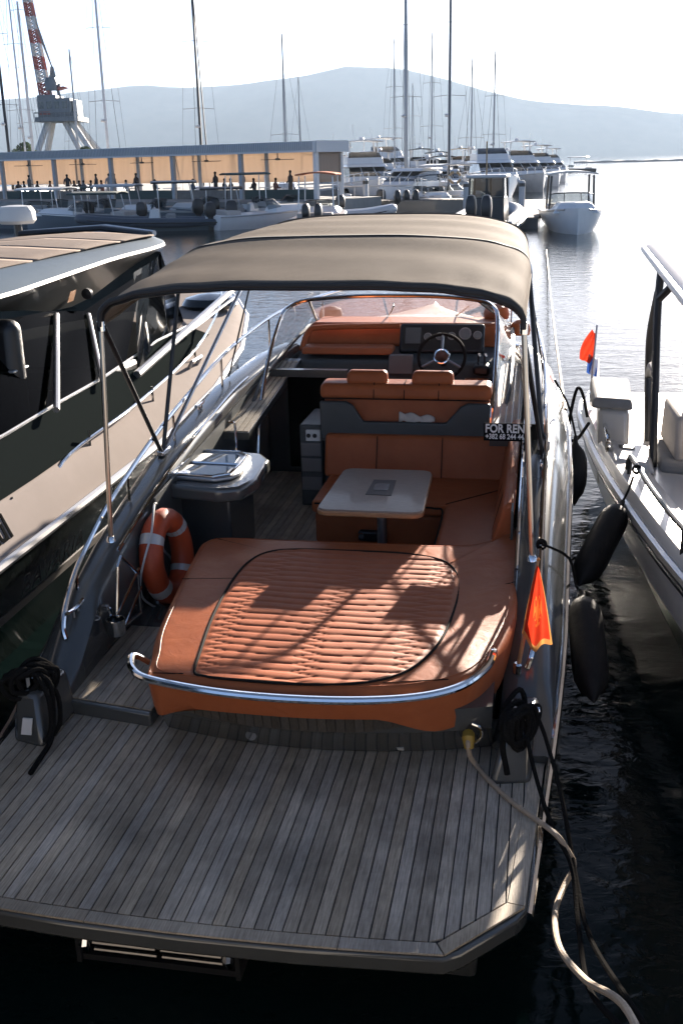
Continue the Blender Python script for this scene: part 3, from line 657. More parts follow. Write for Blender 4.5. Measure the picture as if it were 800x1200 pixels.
# sun canopy
def cw_(u): return lerp([(1.45, 1.30), (3, 1.31), (5.1, 1.25)], u)
def czs(u): return lerp([(1.45, 2.06), (2, 2.13), (3.0, 2.22), (4.2, 2.24), (5.1, 2.20)], u)
def czc(u): return lerp([(1.45, 2.315), (2, 2.395), (3.0, 2.485), (4.2, 2.545), (5.1, 2.535)], u)
def can(u, q):                                    # q in -1..1 across
    th = q * math.pi / 2; e = 2 / 3.2
    x = -.025 + cw_(u) * math.copysign(abs(math.sin(th)) ** e, q); z = czs(u) + (czc(u) - czs(u)) * abs(math.cos(th)) ** e
    sag = .018 * math.sin(math.pi * min(1, max(0, (u - 1.45) / 1.55))) if u < 3 else .022 * math.sin(math.pi * (u - 3) / 2.1)
    return Vector((x, u + .06 * math.cos(th) * (-1 if u < 2 else 0), z - sag * (1 - abs(q) ** 3) + .004 * math.sin(u * 9 + q * 4) + .0035 * math.sin(u * 23 + 5 * math.sin(q * 6)) * abs(q) + .003 * math.sin(q * 31 + u * 3) * max(0, 1 - abs(u - 1.7) * 1.6) + .004 * math.sin(q * 19 - u * 2) * max(0, 1 - abs(u - 3.3) * 2)))
bim = MB().grid(lambda a, b: can(1.45 + 3.65 * b, -1 + 2 * a), 48, 26).build('canopy', 'canvas', boat, smooth=80, solid=.006)
def hem(u, r_, n_, mt_, dz=0, par=bim):
    MB().tube([can(u, -1 + 2 * i / 60) + Vector((0, 0, dz)) for i in range(61)], r_, 8).build(n_, mt_, par)
hem(1.46, .017, 'canopy_hem', 'canvas_dark'); hem(5.09, .014, 'canopy_hem', 'canvas')
for (u_, wd) in ((3.02, .035),):
    MB().grid(lambda a, b: can(u_ - wd + 2 * wd * b, -1 + 2 * a) + Vector((0, 0, .006)), 48, 2).build('canopy_band', 'canvas_dark', bim, smooth=80, solid=.004)
for s in (1, -1):
    MB().tube([can(1.45 + 3.65 * i / 20, s) for i in range(21)], .010, 6).build('canopy_edge', 'canvas', bim)
hem(1.50, .014, 'canopy_bow', 'black', -.028); hem(3.02, .016, 'canopy_bow', 'alu', -.03); hem(5.07, .016, 'canopy_bow', 'alu', -.03)
for s in (1, -1):
    MB().tube([(s * 1.372, 1.42, ZG(1.42) - .01), (s * 1.30 - .025, 1.47, 2.07)], .0165, 10).build('canopy_pole', 'brass_steel', bim)
    MB().lathe([(0, 0), (.035, 0), (.03, .02), (.02, .035), (0, .035)], (s * 1.372, 1.42, ZG(1.42) - .012), 12).build('pole_foot', 'chrome', bim)
    MB().tube([(s * 1.30 - .025, 1.47, 2.03), (s * 1.30 - .025, 1.47, 2.09)], .024, 10).build('pole_joint', 'chrome', bim)
    MB().tube([(s * 1.295 - .025, 1.5, 2.05), (s * 1.43, 2.62, ZG(2.62) + .02)], .0165, 8).build('strut', 'black', bim)
    MB().tube([(s * 1.305 - .025, 3.02, 2.19), (s * 1.43, 2.66, ZG(2.66) + .02)], .0165, 8).build('strut', 'black', bim)
    MB().tube([(s * 1.245 - .025, 5.05, 2.18), (s * 1.43, 2.72, ZG(2.72) + .02)], .0165, 8).build('strut', 'alu', bim)
    MB().tube([(s * 1.245 - .025, 5.05, 2.17), (s * 1.42, 4.45, ZG(4.45) + .02)], .008, 6).build('strap', 'canvas_dark', bim)
    MB().box(s * 1.43 - .03, s * 1.43 + .03, 2.58, 2.76, ZG(2.66) - .01, ZG(2.66) + .03).build('strut_foot', 'chrome', bim, bevel=.008)
# cleats, corner posts
def cleat(s, u):
    x = s * (W(u) - .2); z = ZG(u)
    c_ = MB().tube([(x, u - .03, z - .01), (x, u - .03, z + .035)], .012, 8).tube([(x, u + .03, z - .01), (x, u + .03, z + .035)], .012, 8).tube([(x, u - .11, z + .05), (x, u - .05, z + .04), (x, u + .05, z + .04), (x, u + .11, z + .05)], .013, 8)
    c_.build('cleat', 'chrome', boat)
cleat(-1, .78); cleat(1, 3.9); cleat(-1, 3.6)
def stern_post(s):
    q = [(s * 1.41, -.05), (s * 1.20, -.10), (s * 1.19, .34), (s * 1.44, .40)]
    tq = [(s * 1.41, .05), (s * 1.27, .03), (s * 1.25, .36), (s * 1.44, .42)]
    pt = MB().hexa([(*a, -.005) for a in q], [(*a, .26) for a in tq]).build('stern_post', 'hull', boat, bevel=.03, seg=3)
    MB().hexa([(s * 1.31 - .03, -.066, .065), (s * 1.31 + .03, -.066, .065), (s * 1.31 + .028, -.03, .145), (s * 1.31 - .028, -.03, .145)], [(s * 1.31 - .03, -.075, .065), (s * 1.31 + .03, -.075, .065), (s * 1.31 + .028, -.039, .145), (s * 1.31 - .028, -.039, .145)]).build('stern_socket', 'socket', pt)
    MB().tube([(s * 1.36, .1, .25), (s * 1.36, .1, .33)], .03, 10).tube([(s * 1.28, .12, .31), (s * 1.44, .12, .33)], .018, 8).build('bollard', 'chrome', pt)
stern_post(-1); stern_post(1)
bpy.data.objects.remove(bpy.data.objects['stern_socket.001'])
# chrome hanging gate beside the passage
gate = MB()
gx = -1.20
for pth in ([(gx, .98, .20), (gx + .02, 1.05, .62), (gx + .015, 1.12, .66), (gx + .02, 1.36, .45), (gx, 1.40, .15)], [(gx, 1.0, .30), (gx + .02, 1.38, .48)], [(gx, 1.06, .16), (gx + .015, 1.40, .34)], [(gx, .98, .20), (gx, 1.40, .15)]):
    gate.tube(pth, .011, 8)
gate.build('boarding_gate', 'chrome', boat)
MB().lathe([(.0, 0), (.055, 0), (.06, .10), (.052, .10), (.048, .01), (0, .01)], (-1.17, .92, .22), 18).build('cup_ring', 'chrome', boat)
MB().tube([(-1.2, .9, .40), (-1.19, .93, .30), (-1.18, .93, .24)], .015, 8).box(-1.235, -1.195, .86, .90, .39, .43).build('shower_head', 'chrome', boat)
sk = MB().lathe([(0, -.02), (.05, -.02), (.055, .0), (.045, .01), (0, .012)], (1.08, .10, .20), 18, 'y').build('shore_socket', 'black', boat)
MB().tube(smooth_path([(1.10, .075, .25), (1.145, .07, .23), (1.15, .07, .18), (1.12, .07, .145)], 5), .009, 8).build('socket_cover', 'chrome', sk)
# ================================================================== things on and beside the main boat
# lifebuoy leaning in the port corner
lc = Vector((-1.135, 1.80, .412)); nrm = Vector((.985, -.12, .10)).normalized(); up = Vector((0, 0, 1)); up = (up - nrm * up.dot(nrm)).normalized(); sd_ = nrm.cross(up)
def on_ring(a, r_=.245, off=0): return lc + (sd_ * math.cos(a) * .92 + up * math.sin(a) * 1.06) * r_ + nrm * off
lb = thing('lifebuoy', 'orange lifebuoy with grey bands and a grab line standing beside the galley unit', 'lifebuoy', (-1.135, 1.80, .10))
MB().tube([on_ring(2 * math.pi * k / 40) for k in range(40)], .082, 14, closed=True).build('ring', 'orange', lb)
for a in (40, 140, 220, 320):
    MB().tube([on_ring(R(a - 7 + 2.8 * k)) for k in range(6)], .084, 14).build('band', 'reflective', lb)
lp = []
for k in range(49):
    a = 2 * math.pi * k / 48; lp.append(on_ring(a, .335 + .022 * abs(math.sin(2 * (a - R(40)))), -.03 + .07 * math.sin(a * 2)))
MB().tube(lp[:-1], .008, 6, closed=True).build('grab_line', 'reflective', lb)
MB().tube(smooth_path([on_ring(R(100), .30, -.07), on_ring(R(150), .22, -.10), on_ring(R(178), .16, -.11), on_ring(R(200), .27, -.11), on_ring(R(215), .31, -.09)], 5), .009, 6).build('loose_line', 'reflective', lb)
MB().tube([on_ring(R(268 + 4 * k), .335, -.02) for k in range(12)], .012, 8).build('holder', 'chrome', lb)

# towel in the stow pocket
tw = MB()
def tw_pt(a, b):
    x = .22 + .30 * a; return (x, 3.905 + .05 * b + .012 * math.sin(a * 9), .895 + .075 * math.sin(math.pi * b) ** .6 * (1 - .5 * a) + .012 * math.sin(a * 14 + b * 5))
tw.grid(tw_pt, 18, 10)
solo(tw, 'towel', 'towel', 'crumpled white towel tucked in the pocket behind the helm seats', 'towel', (.37, 3.93, .89), solid=.012)

# for-rent sign
sg = thing('rental_sign', 'black sign with white lettering reading FOR RENT tied beside the canopy pole', 'sign', (1.19, 3.1, .95))
MB().box(.975, 1.39, 3.095, 3.105, .962, 1.10).build('board', 'sign', sg, bevel=.003)
mt_ = Matrix.Rotation(R(90), 4, 'X')
def put(s, size, x, z, n_, sx, off):
    m4 = mt_.copy(); m4.translation = Vector((x, 3.092, z)); return text(s, size, m4, 'ink', sg, n_, .002, sx, off)
put('FOR RENT', .092, .985, 1.030, 'lettering', .80, .0022)
put('+382 68 244 44', .056, .988, .980, 'phone_number', .80, .0012)
for x in (1.30, 1.38): MB().tube([(x, 3.10, 1.08), (x, 3.14, 1.12), (x, 3.15, .98)], .004, 5).build('tie', 'rope_black', sg)
MB().box(1.38, 1.47, 2.86, 2.96, .96, 1.03).build('bracket', 'alu', sg, bevel=.008)

# courtesy flag drooping on its short staff
fl = thing('flag', 'small red flag with gold border and emblem drooping on a short staff', 'flag', (1.315, .62, .33))
a0, a1 = Vector((1.315, .60, .30)), Vector((1.405, .71, .925))
MB().tube([a0, a0.lerp(a1, .5), a1], [.013, .010, .008], 8).build('staff', 'wood_edge', fl)
MB().lathe([(0, 0), (.026, 0), (.026, .05), (.018, .06), (0, .06)], a0 + Vector((0, 0, -.01)), 12).build('staff_socket', 'chrome', fl)
MB().lathe([(0, -.012), (.012, 0), (0, .014)], a1, 8).build('finial', 'gold', fl)
def cloth(a, b):      # a along hoist-to-fly folds, b downwards
    wd = .135 * (b ** .75) ; base = a1.lerp(a0, .04) + Vector((0, 0, -.375 * b))
    fold = .035 * math.sin(a * math.pi * 3.1 + 1.2 * b) * b
    low = -.075 * b * b * (1 - abs(2 * a - .95))
    return base + Vector(((a - .42) * wd * 1.22 , -.10 * b - .02 + fold, low - .03 * a * b))
EAGLE = ['...###.....###...', '..##.##...##.##..', '#.....##.##.....#', '##....#####....##', '###..#######..###', '####.#######.####', '#################', '###.#########.###', '##..#########..##', '#....#######....#', '...##..###..##...', '.......###.......', '.....#######.....']
nu, nv = 60, 64
mbc = MB().grid(cloth, nu, nv); ob = mbc.build('cloth', 'red', fl, smooth=80)
ob.data.materials.append(M['gold']); ob.data.materials.append(M['gold_print'])
for p_ in ob.data.polygons:
    i, j = p_.index % nu, p_.index // nu
    if i in (0, 1, 2, nu - 1, nu - 2, nu - 3) and j > 5 or j > nv - 5: p_.material_index = 1
    a, b = (i + .5) / nu - .52, (j + .5) / nv - .56
    gx_, gy_ = int((a + .20) / .40 * 17), int((b + .17) / .34 * 13)
    if 0 <= gx_ < 17 and 0 <= gy_ < 13 and abs(a) < .2 and abs(b) < .17 and EAGLE[gy_][gx_] == '#': p_.material_index = 2

# fenders and their lines
def fender(top, bot, r_, label, line, grp='black fenders between the boats'):
    top, bot = Vector(top), Vector(bot); d = (bot - top); Ln = d.length; q = d.normalized().to_track_quat('Z', 'Y')
    t_ = thing('fender', label, 'fender', tuple(bot), grp)
    prof = [(0, 0), (r_ * .16, .0), (r_ * .2, .05), (r_ * .3, .075), (r_ * .72, .12), (r_ * .95, .19), (r_, .26), (r_, Ln - .26), (r_ * .95, Ln - .19), (r_ * .72, Ln - .11), (r_ * .35, Ln - .06), (r_ * .2, Ln - .03), (0, Ln)]
    m_ = MB().lathe(prof, (0, 0, 0), 20); m_.v = [tuple(top + q @ Vector(p)) for p in m_.v]
    m_.build('body', 'rubber', t_)
    MB().tube(smooth_path([top] + [Vector(p) for p in line], 4), .009, 6).build('line', 'rope_black', t_)
    return t_
fender((2.03, 3.08, .52), (1.70, 2.32, .12), .112, 'black fender slung from the rail of the white boat, tilted over the water', [(2.07, 3.12, .60), (2.10, 3.14, .70)])
fender((1.70, 1.75, .32), (1.76, .92, -.04), .11, 'black fender hanging low against the grey hull beside the flag', [(1.66, 1.74, .36), (1.60, 1.55, .62), (1.44, 1.32, .79)])
fender((1.69, 3.95, .80), (1.70, 3.75, .25), .10, 'black fender upright between the two hulls near the grab rail', [(1.62, 3.98, 1.05), (1.50, 4.0, 1.26)])
def hitch(p, r_, n_, label):                       # a few turns of black rope
    m_ = MB()
    pts = [Vector(p) + Vector((math.cos(k * .5) * r_, (k - 12) * .0022, math.sin(k * .5) * r_)) for k in range(26)]
    return solo(m_.tube(pts, .009, 6), n_, 'rope_black', label, 'rope', tuple(p))
hitch((1.425, 1.32, .79), .026, 'rope_hitch', 'black rope hitch wrapped round the grab rail above the flag')

# shore cable: socket, over the deck edge and up to the quay
cp = [(1.085, .06, .185), (1.085, .02, .16), (1.095, .04, .08), (1.13, .05, .022), (1.20, -.07, .016), (1.321, -.242, .015), (1.44, -.37, .014), (1.53, -.46, .004), (1.585, -.50, -.05), (1.614, -.525, -.11), (1.568, -.634, -.15), (1.527, -.851, -.12), (1.534, -1.261, .05), (1.614, -1.589, .2), (1.712, -2.038, .5), (1.72, -2.9, .95), (1.6, -3.75, 1.39), (1.5, -4.4, 1.385)]
cb = thing('shore_cable', 'cream shore power cable running from the yellow plug over the deck edge', 'cable', (1.085, .06, .0))
MB().tube(smooth_path(cp, 8), .0135, 8).build('cord', 'rope_cream', cb)
MB().tube([(1.082, .11, .19), (1.084, .05, .18), (1.09, .03, .13)], [.03, .034, .024], 10).build('plug', 'amber', cb)
# mooring lines
def rope_thing(pts, r_, label, n_='mooring_line', m_='rope_black', k=6, grp=None):
    return solo(MB().tube(smooth_path(pts, k), r_, 7), n_, m_, label, 'rope', tuple(pts[0]), grp)
rope_thing([(1.36, .10, .30), (1.39, -.02, .20), (1.45, -.20, .07), (1.52, -.42, .0), (1.60, -.60, -.06), (1.62, -1.0, -.06), (1.63, -1.6, .17), (1.70, -2.2, .55), (1.75, -3.0, 1.0), (1.68, -3.8, 1.39)], .011, 'black mooring line leaving the bollard nearest the cream cable')
rope_thing([(1.42, .12, .31), (1.47, .05, .22), (1.53, -.12, .10), (1.57, -.30, .02), (1.62, -.62, -.10), (1.66, -1.1, -.02), (1.75, -2.0, .45), (1.95, -3.8, 1.39)], .011, 'black mooring line running outside its twin over the chrome rub rail')
rope_thing([(1.60, 4.05, 1.0), (1.60, 4.5, .96), (1.6, 6.5, .78), (1.57, 14, .40), (1.53, 26, -.05), (1.49, 38.7, -.42)], .014, 'thin pale mooring rope slanting from the grey hull into open water', 'mooring_line', 'rope_cream')
def coil(c, label, loops, seed, sx, sz, tail):
    rnd = random.Random(seed); m_ = MB(); c = Vector(c)
    for k in range(loops):
        ph = rnd.uniform(0, 6.28); t0 = rnd.uniform(-.5, .5); rx = sx * rnd.uniform(.6, 1.15); rz = sz * rnd.uniform(.6, 1.2); oy = rnd.uniform(-.10, .08); ox = rnd.uniform(-.04, .04)
        pts = []
        for i in range(22):
            a = ph + 2 * math.pi * i / 22
            q = Vector((math.cos(a) * rx, math.cos(a + t0) * .05 + oy, math.sin(a) * rz * (.8 if math.sin(a) > 0 else 1.25) - sz * .3))
            pts.append(c + q + Vector((ox, 0, .012 * math.sin(3 * a + k))))
        m_.tube(pts, .0145, 6, closed=True)
    for t_ in tail: m_.tube(smooth_path([Vector(p) for p in t_], 5), .0145, 6)
    return solo(m_, 'rope_coil', 'rope_black', label, 'rope', tuple(c))
coil((-1.345, .10, .34), 'black rope coiled over the bollard on the port stern post', 13, 3, .085, .075, [[(-1.27, .08, .36), (-1.20, .06, .30), (-1.17, -.02, .12), (-1.17, -.08, .035), (-1.165, -.2, .02), (-1.15, -.36, .018)], [(-1.28, .06, .37), (-1.19, .0, .26), (-1.175, -.04, .1), (-1.2, -.08, .03)], [(-1.30, .06, .37), (-1.185, .08, .26), (-1.16, .04, .1), (-1.19, .0, .03)]])
coil((1.345, .10, .33), 'black rope bundled over the bollard next to the shore cable', 13, 9, .065, .085, [[(1.30, .05, .36), (1.26, .0, .2), (1.29, -.06, .05)]])

# ================================================================== neighbour to port: sports cruiser with black topsides
lbt = thing('sports_cruiser', 'white and black sports cruiser with silver hardtop moored along the port side', 'motor yacht', (-3.9, 2, -.38))
CL = -3.95
HB = lambda u: lerp([(-6, 1.80), (-2, 1.96), (4, 1.97), (6, 1.88), (8, 1.62), (10, 1.15), (11.5, .55), (12.3, .05)], u)
ZRL = lambda u: lerp([(-6, .50), (1, .58), (4, .62), (8, .80), (12.3, 1.1)], u)
us = [-6, -4, -2, -1, 0, 1, 2, 3, 4, 5, 6, 7, 8, 9, 10, 11, 11.7, 12.3]
rings = []
for u in us:
    k, z = HB(u), ZRL(u)
    hs = [(k, z), (k - .02, z - .14), (k - .10, z - .36), (k - .20, z - .60), (k - .42, -.45), (0, -.8)]
    rings.append([(CL + x, u, zz) for x, zz in hs] + [(CL - x, u, zz) for x, zz in hs[-2::-1]])
lh = MB().loft(rings).build('hull', 'black_hull', lbt)
MB().tube([(CL + HB(u) + .01, u, ZRL(u)) for u in us], .035, 8).build('rub_rail', 'alu', lh)
rg = []
for u in us[:-2]:
    k, z = HB(u), ZRL(u); rg.append([(CL + k - .165, u, z - .515), (CL + k - .150, u, z - .515), (CL + k - .128, u, z - .445), (CL + k - .143, u, z - .445)])
MB().loft(rg).build('hull_stripe', 'panel_grey', lh)
SU = lambda u: lerp([(-6, 1.70), (0, 1.72), (2, 1.70), (4, 1.58), (6, 1.38), (8, 1.10), (9.5, .75), (11, .35)], u)
rg = []
for u in us[:-2]:
    k, z = HB(u), ZRL(u); s_ = min(SU(u), k - .06); zt = lerp([(-6, .92), (4, .97), (8, 1.05), (11, 1.12)], u)
    h_ = [(k, z + .012), (k - .05, z + .07), ((k + s_) / 2, (z + zt) / 2 + .06), (s_, zt), (0, zt + .06)]
    rg.append([(CL + x, u, zz) for x, zz in h_] + [(CL - x, u, zz) for x, zz in h_[-2::-1]] + [(CL, u, z - .05)])
MB().loft(rg).build('deck', 'deck_cream', lbt, smooth=50)
rg = []
for u in [-6, -4, -2, 0, 1, 2, 3, 4, 5, 6, 7, 7.8]:
    s_ = min(SU(u), HB(u) - .06); zt = lerp([(-6, .92), (4, .97), (8, 1.05)], u); hh = lerp([(-6, .22), (3, .24), (6, .20), (7.8, .06)], u)
    mx_ = HB(u) * .3 + s_ * .7; mz_ = ((ZRL(u) + zt) / 2 + .06) * .6 + zt * .4
    rg.append([(CL + mx_ + .006, u, mz_ + .004), (CL + s_ - .10, u, zt + hh), (CL + s_ - .16, u, zt + hh), (CL + s_ - .2, u, zt - .02)])
sb_ = MB().loft(rg).build('side_window', 'window_black', lbt)
rg2 = [r_[1] for r_ in rg]
MB().tube([(x, y, z + .01) for x, y, z in rg2], .014, 6).build('window_trim', 'alu', sb_)
# dark saloon glazing between coaming and hardtop
gl = MB().loft([[(CL + SU(u) - .10, u, lerp([(-6, .92), (4, .97), (8, 1.05)], u) + .23) for u in (-6, -2, 0, 2.75, 3.9, 4.8)], [(CL + 1.02, u + o, zq) for u, o, zq in ((-6, 0, 2.0), (-2, 0, 2.0), (0, 0, 2.0), (2.75, 1.3, 1.80), (3.9, .9, 1.70), (4.8, 1.6, 1.9))]], closed=False).build('side_glass', 'tint', lbt, smooth=80)
def lpost(a, b, r_, n_='window_post'): MB().tube([a, b], r_, 8).build(n_, 'alu', gl)
lpost((CL + 1.65, 2.72, 1.22), (CL + 1.07, 4.10, 1.76), .026); lpost((CL + 1.56, 3.85, 1.19), (CL + 1.07, 4.78, 1.67), .022)
lpost((CL + 1.52, 4.75, 1.10), (CL + 1.50, 8.3, 1.52), .04, 'windscreen_pillar'); lpost((CL + 1.40, 5.6, 1.12), (CL + 1.50, 8.5, 1.42), .018, 'windscreen_pillar')
MB().loft([[(CL + 1.48, 4.9, 1.10), (CL + 1.2, 6.6, 1.12), (CL + .9, 8.0, 1.14), (CL, 8.6, 1.18), (CL - 1.4, 6, 1.15)], [(CL + 1.0, 6.2, 1.92), (CL + .9, 7.2, 1.98), (CL + .7, 7.9, 2.0), (CL, 8.2, 2.05), (CL - 1.4, 7, 2.0)]], closed=False).build('windscreen', 'tint', gl, smooth=80)
inn = MB().box(CL - 1.4, CL + 1.3, 0, 6, .60, .66).build('cockpit_floor', 'hull_dark', lbt)
st_ = MB().box(CL + .55, CL + 1.35, 2.75, 2.95, .66, 1.90).build('helm_seat', 'black', lbt, bevel=.09, seg=4)
MB().box(CL + .50, CL + 1.33, 2.72, 2.98, 1.5, 1.52).build('seat_trim', 'alu', st_, bevel=.008)
MB().box(CL - .5, CL + .5, 2.0, 2.2, .66, 1.80).build('companion_seat', 'black', lbt, bevel=.09, seg=4)
MB().box(CL - 1.4, CL + 1.45, 4.4, 5.0, .66, 1.22).build('dash_unit', 'black', lbt, bevel=.05)
MB().box(CL - 1.5, CL - 1.42, -2, 7, .66, 1.95).build('port_glazing', 'black_hull', lbt)
# hardtop
rg = []; RW = lambda u: lerp([(-1, 1.15), (1, 1.32), (3, 1.30), (4.2, 1.18), (5.5, 1.05), (6.6, 1.02), (7.4, .95), (8.0, .72), (8.4, .3)], u)
for u in [-1, 0, 1, 2, 3, 3.6, 4.2, 4.8, 5.4, 6, 6.6, 7.1, 7.5, 7.9, 8.2, 8.4]:
    k = RW(u); ze = lerp([(-1, 2.04), (3, 2.09), (6, 2.12), (8.4, 2.12)], u); zb = lerp([(-1, 1.98), (2, 1.98), (3.2, 1.93), (4.4, 1.74), (5.3, 1.74), (6.6, 1.93), (7.6, 2.06), (8.4, 2.09)], u)
    top = [(k, ze - .010), (k - .012, ze + .018), (k - .16, ze + .075), (k - .34, ze + .10), (0, ze + .15)]
    low = [(k - .04, ze - .05), (k - .22, zb), (k - .40, zb + .02), (0, ze - .02)]
    rg.append([(CL + x, u, z) for x, z in top] + [(CL - x, u, z) for x, z in top[-2::-1]] + [(CL - x, u, z) for x, z in low[:-1]] + [(CL + x, u, z) for x, z in low[::-1]])
ht = MB().loft(rg).build('hardtop', 'silver', lbt, smooth=40, bevel=0)
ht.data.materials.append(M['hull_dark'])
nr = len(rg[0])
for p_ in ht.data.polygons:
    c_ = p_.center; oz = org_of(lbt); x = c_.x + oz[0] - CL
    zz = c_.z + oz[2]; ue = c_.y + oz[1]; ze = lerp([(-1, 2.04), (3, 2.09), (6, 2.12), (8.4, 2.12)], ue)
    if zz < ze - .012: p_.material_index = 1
for k in range(5):
    a = 2.2 + k * 1.05
    MB().grid(lambda i, j: (CL - .92 + 1.72 * i, a + 1.047 * j, lerp([(-1, 2.04), (3, 2.09), (6, 2.12), (8.4, 2.12)], a + 1.04 * j) + .152 - .048 * abs(-.92 + 1.72 * i) / .9 + .004 * math.sin(math.pi * j)), 8, 8).build('roof_panel', 'beige', ht, smooth=80, solid=.012)
MB().tube([(CL - 1.0, 7.75, 2.25), (CL, 7.95, 2.30), (CL + .75, 7.6, 2.24)], .035, 8).build('roof_track', 'white', ht)
MB().tube([(CL - 1.0, 7.62, 2.245), (CL, 7.8, 2.29), (CL + .75, 7.45, 2.235)], .04, 8).build('roof_gasket', 'black', ht)
em = MB()
for dx in (0, .075): em.box(CL + 1.00 + dx * 0, CL + 1.004, 4.55 + dx, 4.565 + dx, 1.83, 1.92)
em.box(CL + 1.0, CL + 1.004, 4.50, 4.70, 1.868, 1.882)
# emblem patch and courtesy light on the wing of the hardtop
fbx = MB().hexa([(CL + 1.09, 4.30, 1.84), (CL + 1.075, 4.46, 1.84), (CL + 1.08, 4.46, 1.84), (CL + 1.095, 4.30, 1.84)], [(CL + 1.13, 4.30, 1.94), (CL + 1.115, 4.46, 1.94), (CL + 1.12, 4.46, 1.94), (CL + 1.135, 4.30, 1.94)]).build('wing_badge', 'wood_edge', ht)
MB().lathe([(0, -.03), (.05, -.02), (.055, .02), (0, .025)], (CL + 1.06, 4.82, 1.86), 14, 'y').build('wing_lamp', 'black', ht)
# radome
rd = thing('radome', 'pale rounded radar dome on a short foot above the beige hardtop roof', 'radar', (CL - 1.2, 8.0, 2.25))
MB().tube([(CL - 1.2, 8.0, 2.2), (CL - 1.2, 8.0, 2.36)], .05, 10).build('foot', 'black', rd)
MB().lathe([(0, 0), (.20, .01), (.235, .05), (.23, .16), (.19, .22), (.08, .235), (0, .236)], (CL - 1.2, 8.0, 2.34), 24).build('dome', 'socket', rd)
# deck fittings, name and builder's lettering
for u in (-.6, .5, 1.6):
    MB().lathe([(0, 0), (.014, 0), (.012, .008), (0, .008)], (CL + 1.80, u, .86), 10).build('deck_fitting', 'black', lbt)
cl_ = MB().tube([(CL + 1.60, 6.0, .90), (CL + 1.66, 6.0, 1.0), (CL + 1.66, 6.3, 1.0), (CL + 1.60, 6.3, .90)], .02, 8).build('cleat', 'alu', lbt)
def hull_text(s, size, p0, d, upv, mt_n, par, sx=1, n_='lettering', ext=.001, off=0):
    d = Vector(d).normalized(); upv = Vector(upv); upv = (upv - d * upv.dot(d)).normalized(); nn = d.cross(upv)
    m4 = Matrix(((d.x, upv.x, nn.x, p0[0]), (d.y, upv.y, nn.y, p0[1]), (d.z, upv.z, nn.z, p0[2]), (0, 0, 0, 1)))
    return text(s, size, m4, mt_n, par, n_, ext, sx, off)
hull_text('azul', .25, (CL + 1.909, .99, .672), (0, 1, .006), (-.08, 0, .18), 'ink_dark', lbt, 1.0, 'lettering', .003, .0025)
hull_text('BAVARIA', .23, (CL + 1.955, 1.28, .26), (0, 1, .012), (.25, 0, 1), 'ink_hull', lbt, 1.1)
# long boat-hook rails on the cruiser's side deck
MB().tube(smooth_path([(CL + 1.80, 2.2, .74), (CL + 1.78, 2.6, .90), (CL + 1.74, 4.2, .96), (CL + 1.55, 6.5, 1.06), (CL + 1.2, 8.6, 1.25), (CL + .8, 10, 1.4)], 5), .014, 8).build('deck_rail', 'chrome', lbt)
for u, x in ((3.0, 1.77), (4.6, 1.72), (6.4, 1.56)): MB().tube([(CL + x, u, .84), (CL + x, u, .95 + .015 * u)], .012, 6).build('rail_post', 'chrome', lbt)
hatch = MB().lathe([(0, 0), (.36, 0), (.40, .05), (.34, .14), (.15, .19), (0, .2)], (CL + .75, 9.6, 1.10), 20)
hatch.build('deck_hatch', 'tint_mid' if False else 'black_hull', lbt)

# ================================================================== neighbour to starboard: white day boat with T-top, bow towards the quay
rb = thing('day_boat', 'white open day boat with T-top and grey seats at the right edge', 'motorboat', (3.2, 3.5, -.38))
EDGE = [(1.95, 7.25), (1.86, 6.9), (1.82, 6.2), (1.85, 5.6), (1.94, 4.3), (2.09, 3.0), (2.30, 1.6), (2.58, .3), (2.95, -.8), (3.25, -1.4)]
AX = lambda y: 3.28 + .0 * y
es = smooth_path([(x, y, 0) for x, y in EDGE], 4)
zed = lambda y: lerp([(-1.4, .62), (2, .54), (5, .50), (7.3, .48)], y)
rings = []
for q in es:
    k = AX(q.y) - q.x; z = zed(q.y); a = AX(q.y)
    hs = [(k, z), (k * .985, z - .16), (k * .90, z - .45), (k * .72, -.45), (0, -.65)]
    rings.append([(a - x, q.y, zz) for x, zz in hs] + [(a + x, q.y, zz) for x, zz in hs[-2::-1]])
rh = MB().loft(rings).build('hull', 'white', rb, smooth=45)
rh.data.materials.append(M['hull_dark'])
for p_ in rh.data.polygons:
    if p_.center.z + org_of(rb)[2] < .33: p_.material_index = 1
MB().tube([(q.x - .01, q.y, zed(q.y) - .05) for q in es], .04, 8).build('rub_rail', 'alu', rh)
MB().tube([(q.x - .012, q.y, zed(q.y) - .12) for q in es], .022, 6).build('rub_rail', 'black', rh)
gw = []
for q in es:
    a = AX(q.y); k = a - q.x; z = zed(q.y); kk = max(.02, k - .28)
    gw.append([(a - k, q.y, z), (a - k + .04, q.y, z + .06), (a - k + .2, q.y, z + .075), (a - kk, q.y, z + .05), (a - kk, q.y, .12), (a - k + .05, q.y, .1)])
MB().loft(gw).build('gunwale', 'white', rb, smooth=50)
MB().prism([(q.x + .2, q.y) for q in es[:-4]] + [(2 * AX(0) - q.x - .2, q.y) for q in es[-5::-1]], .10, .14).build('deck_floor', 'white', rb)
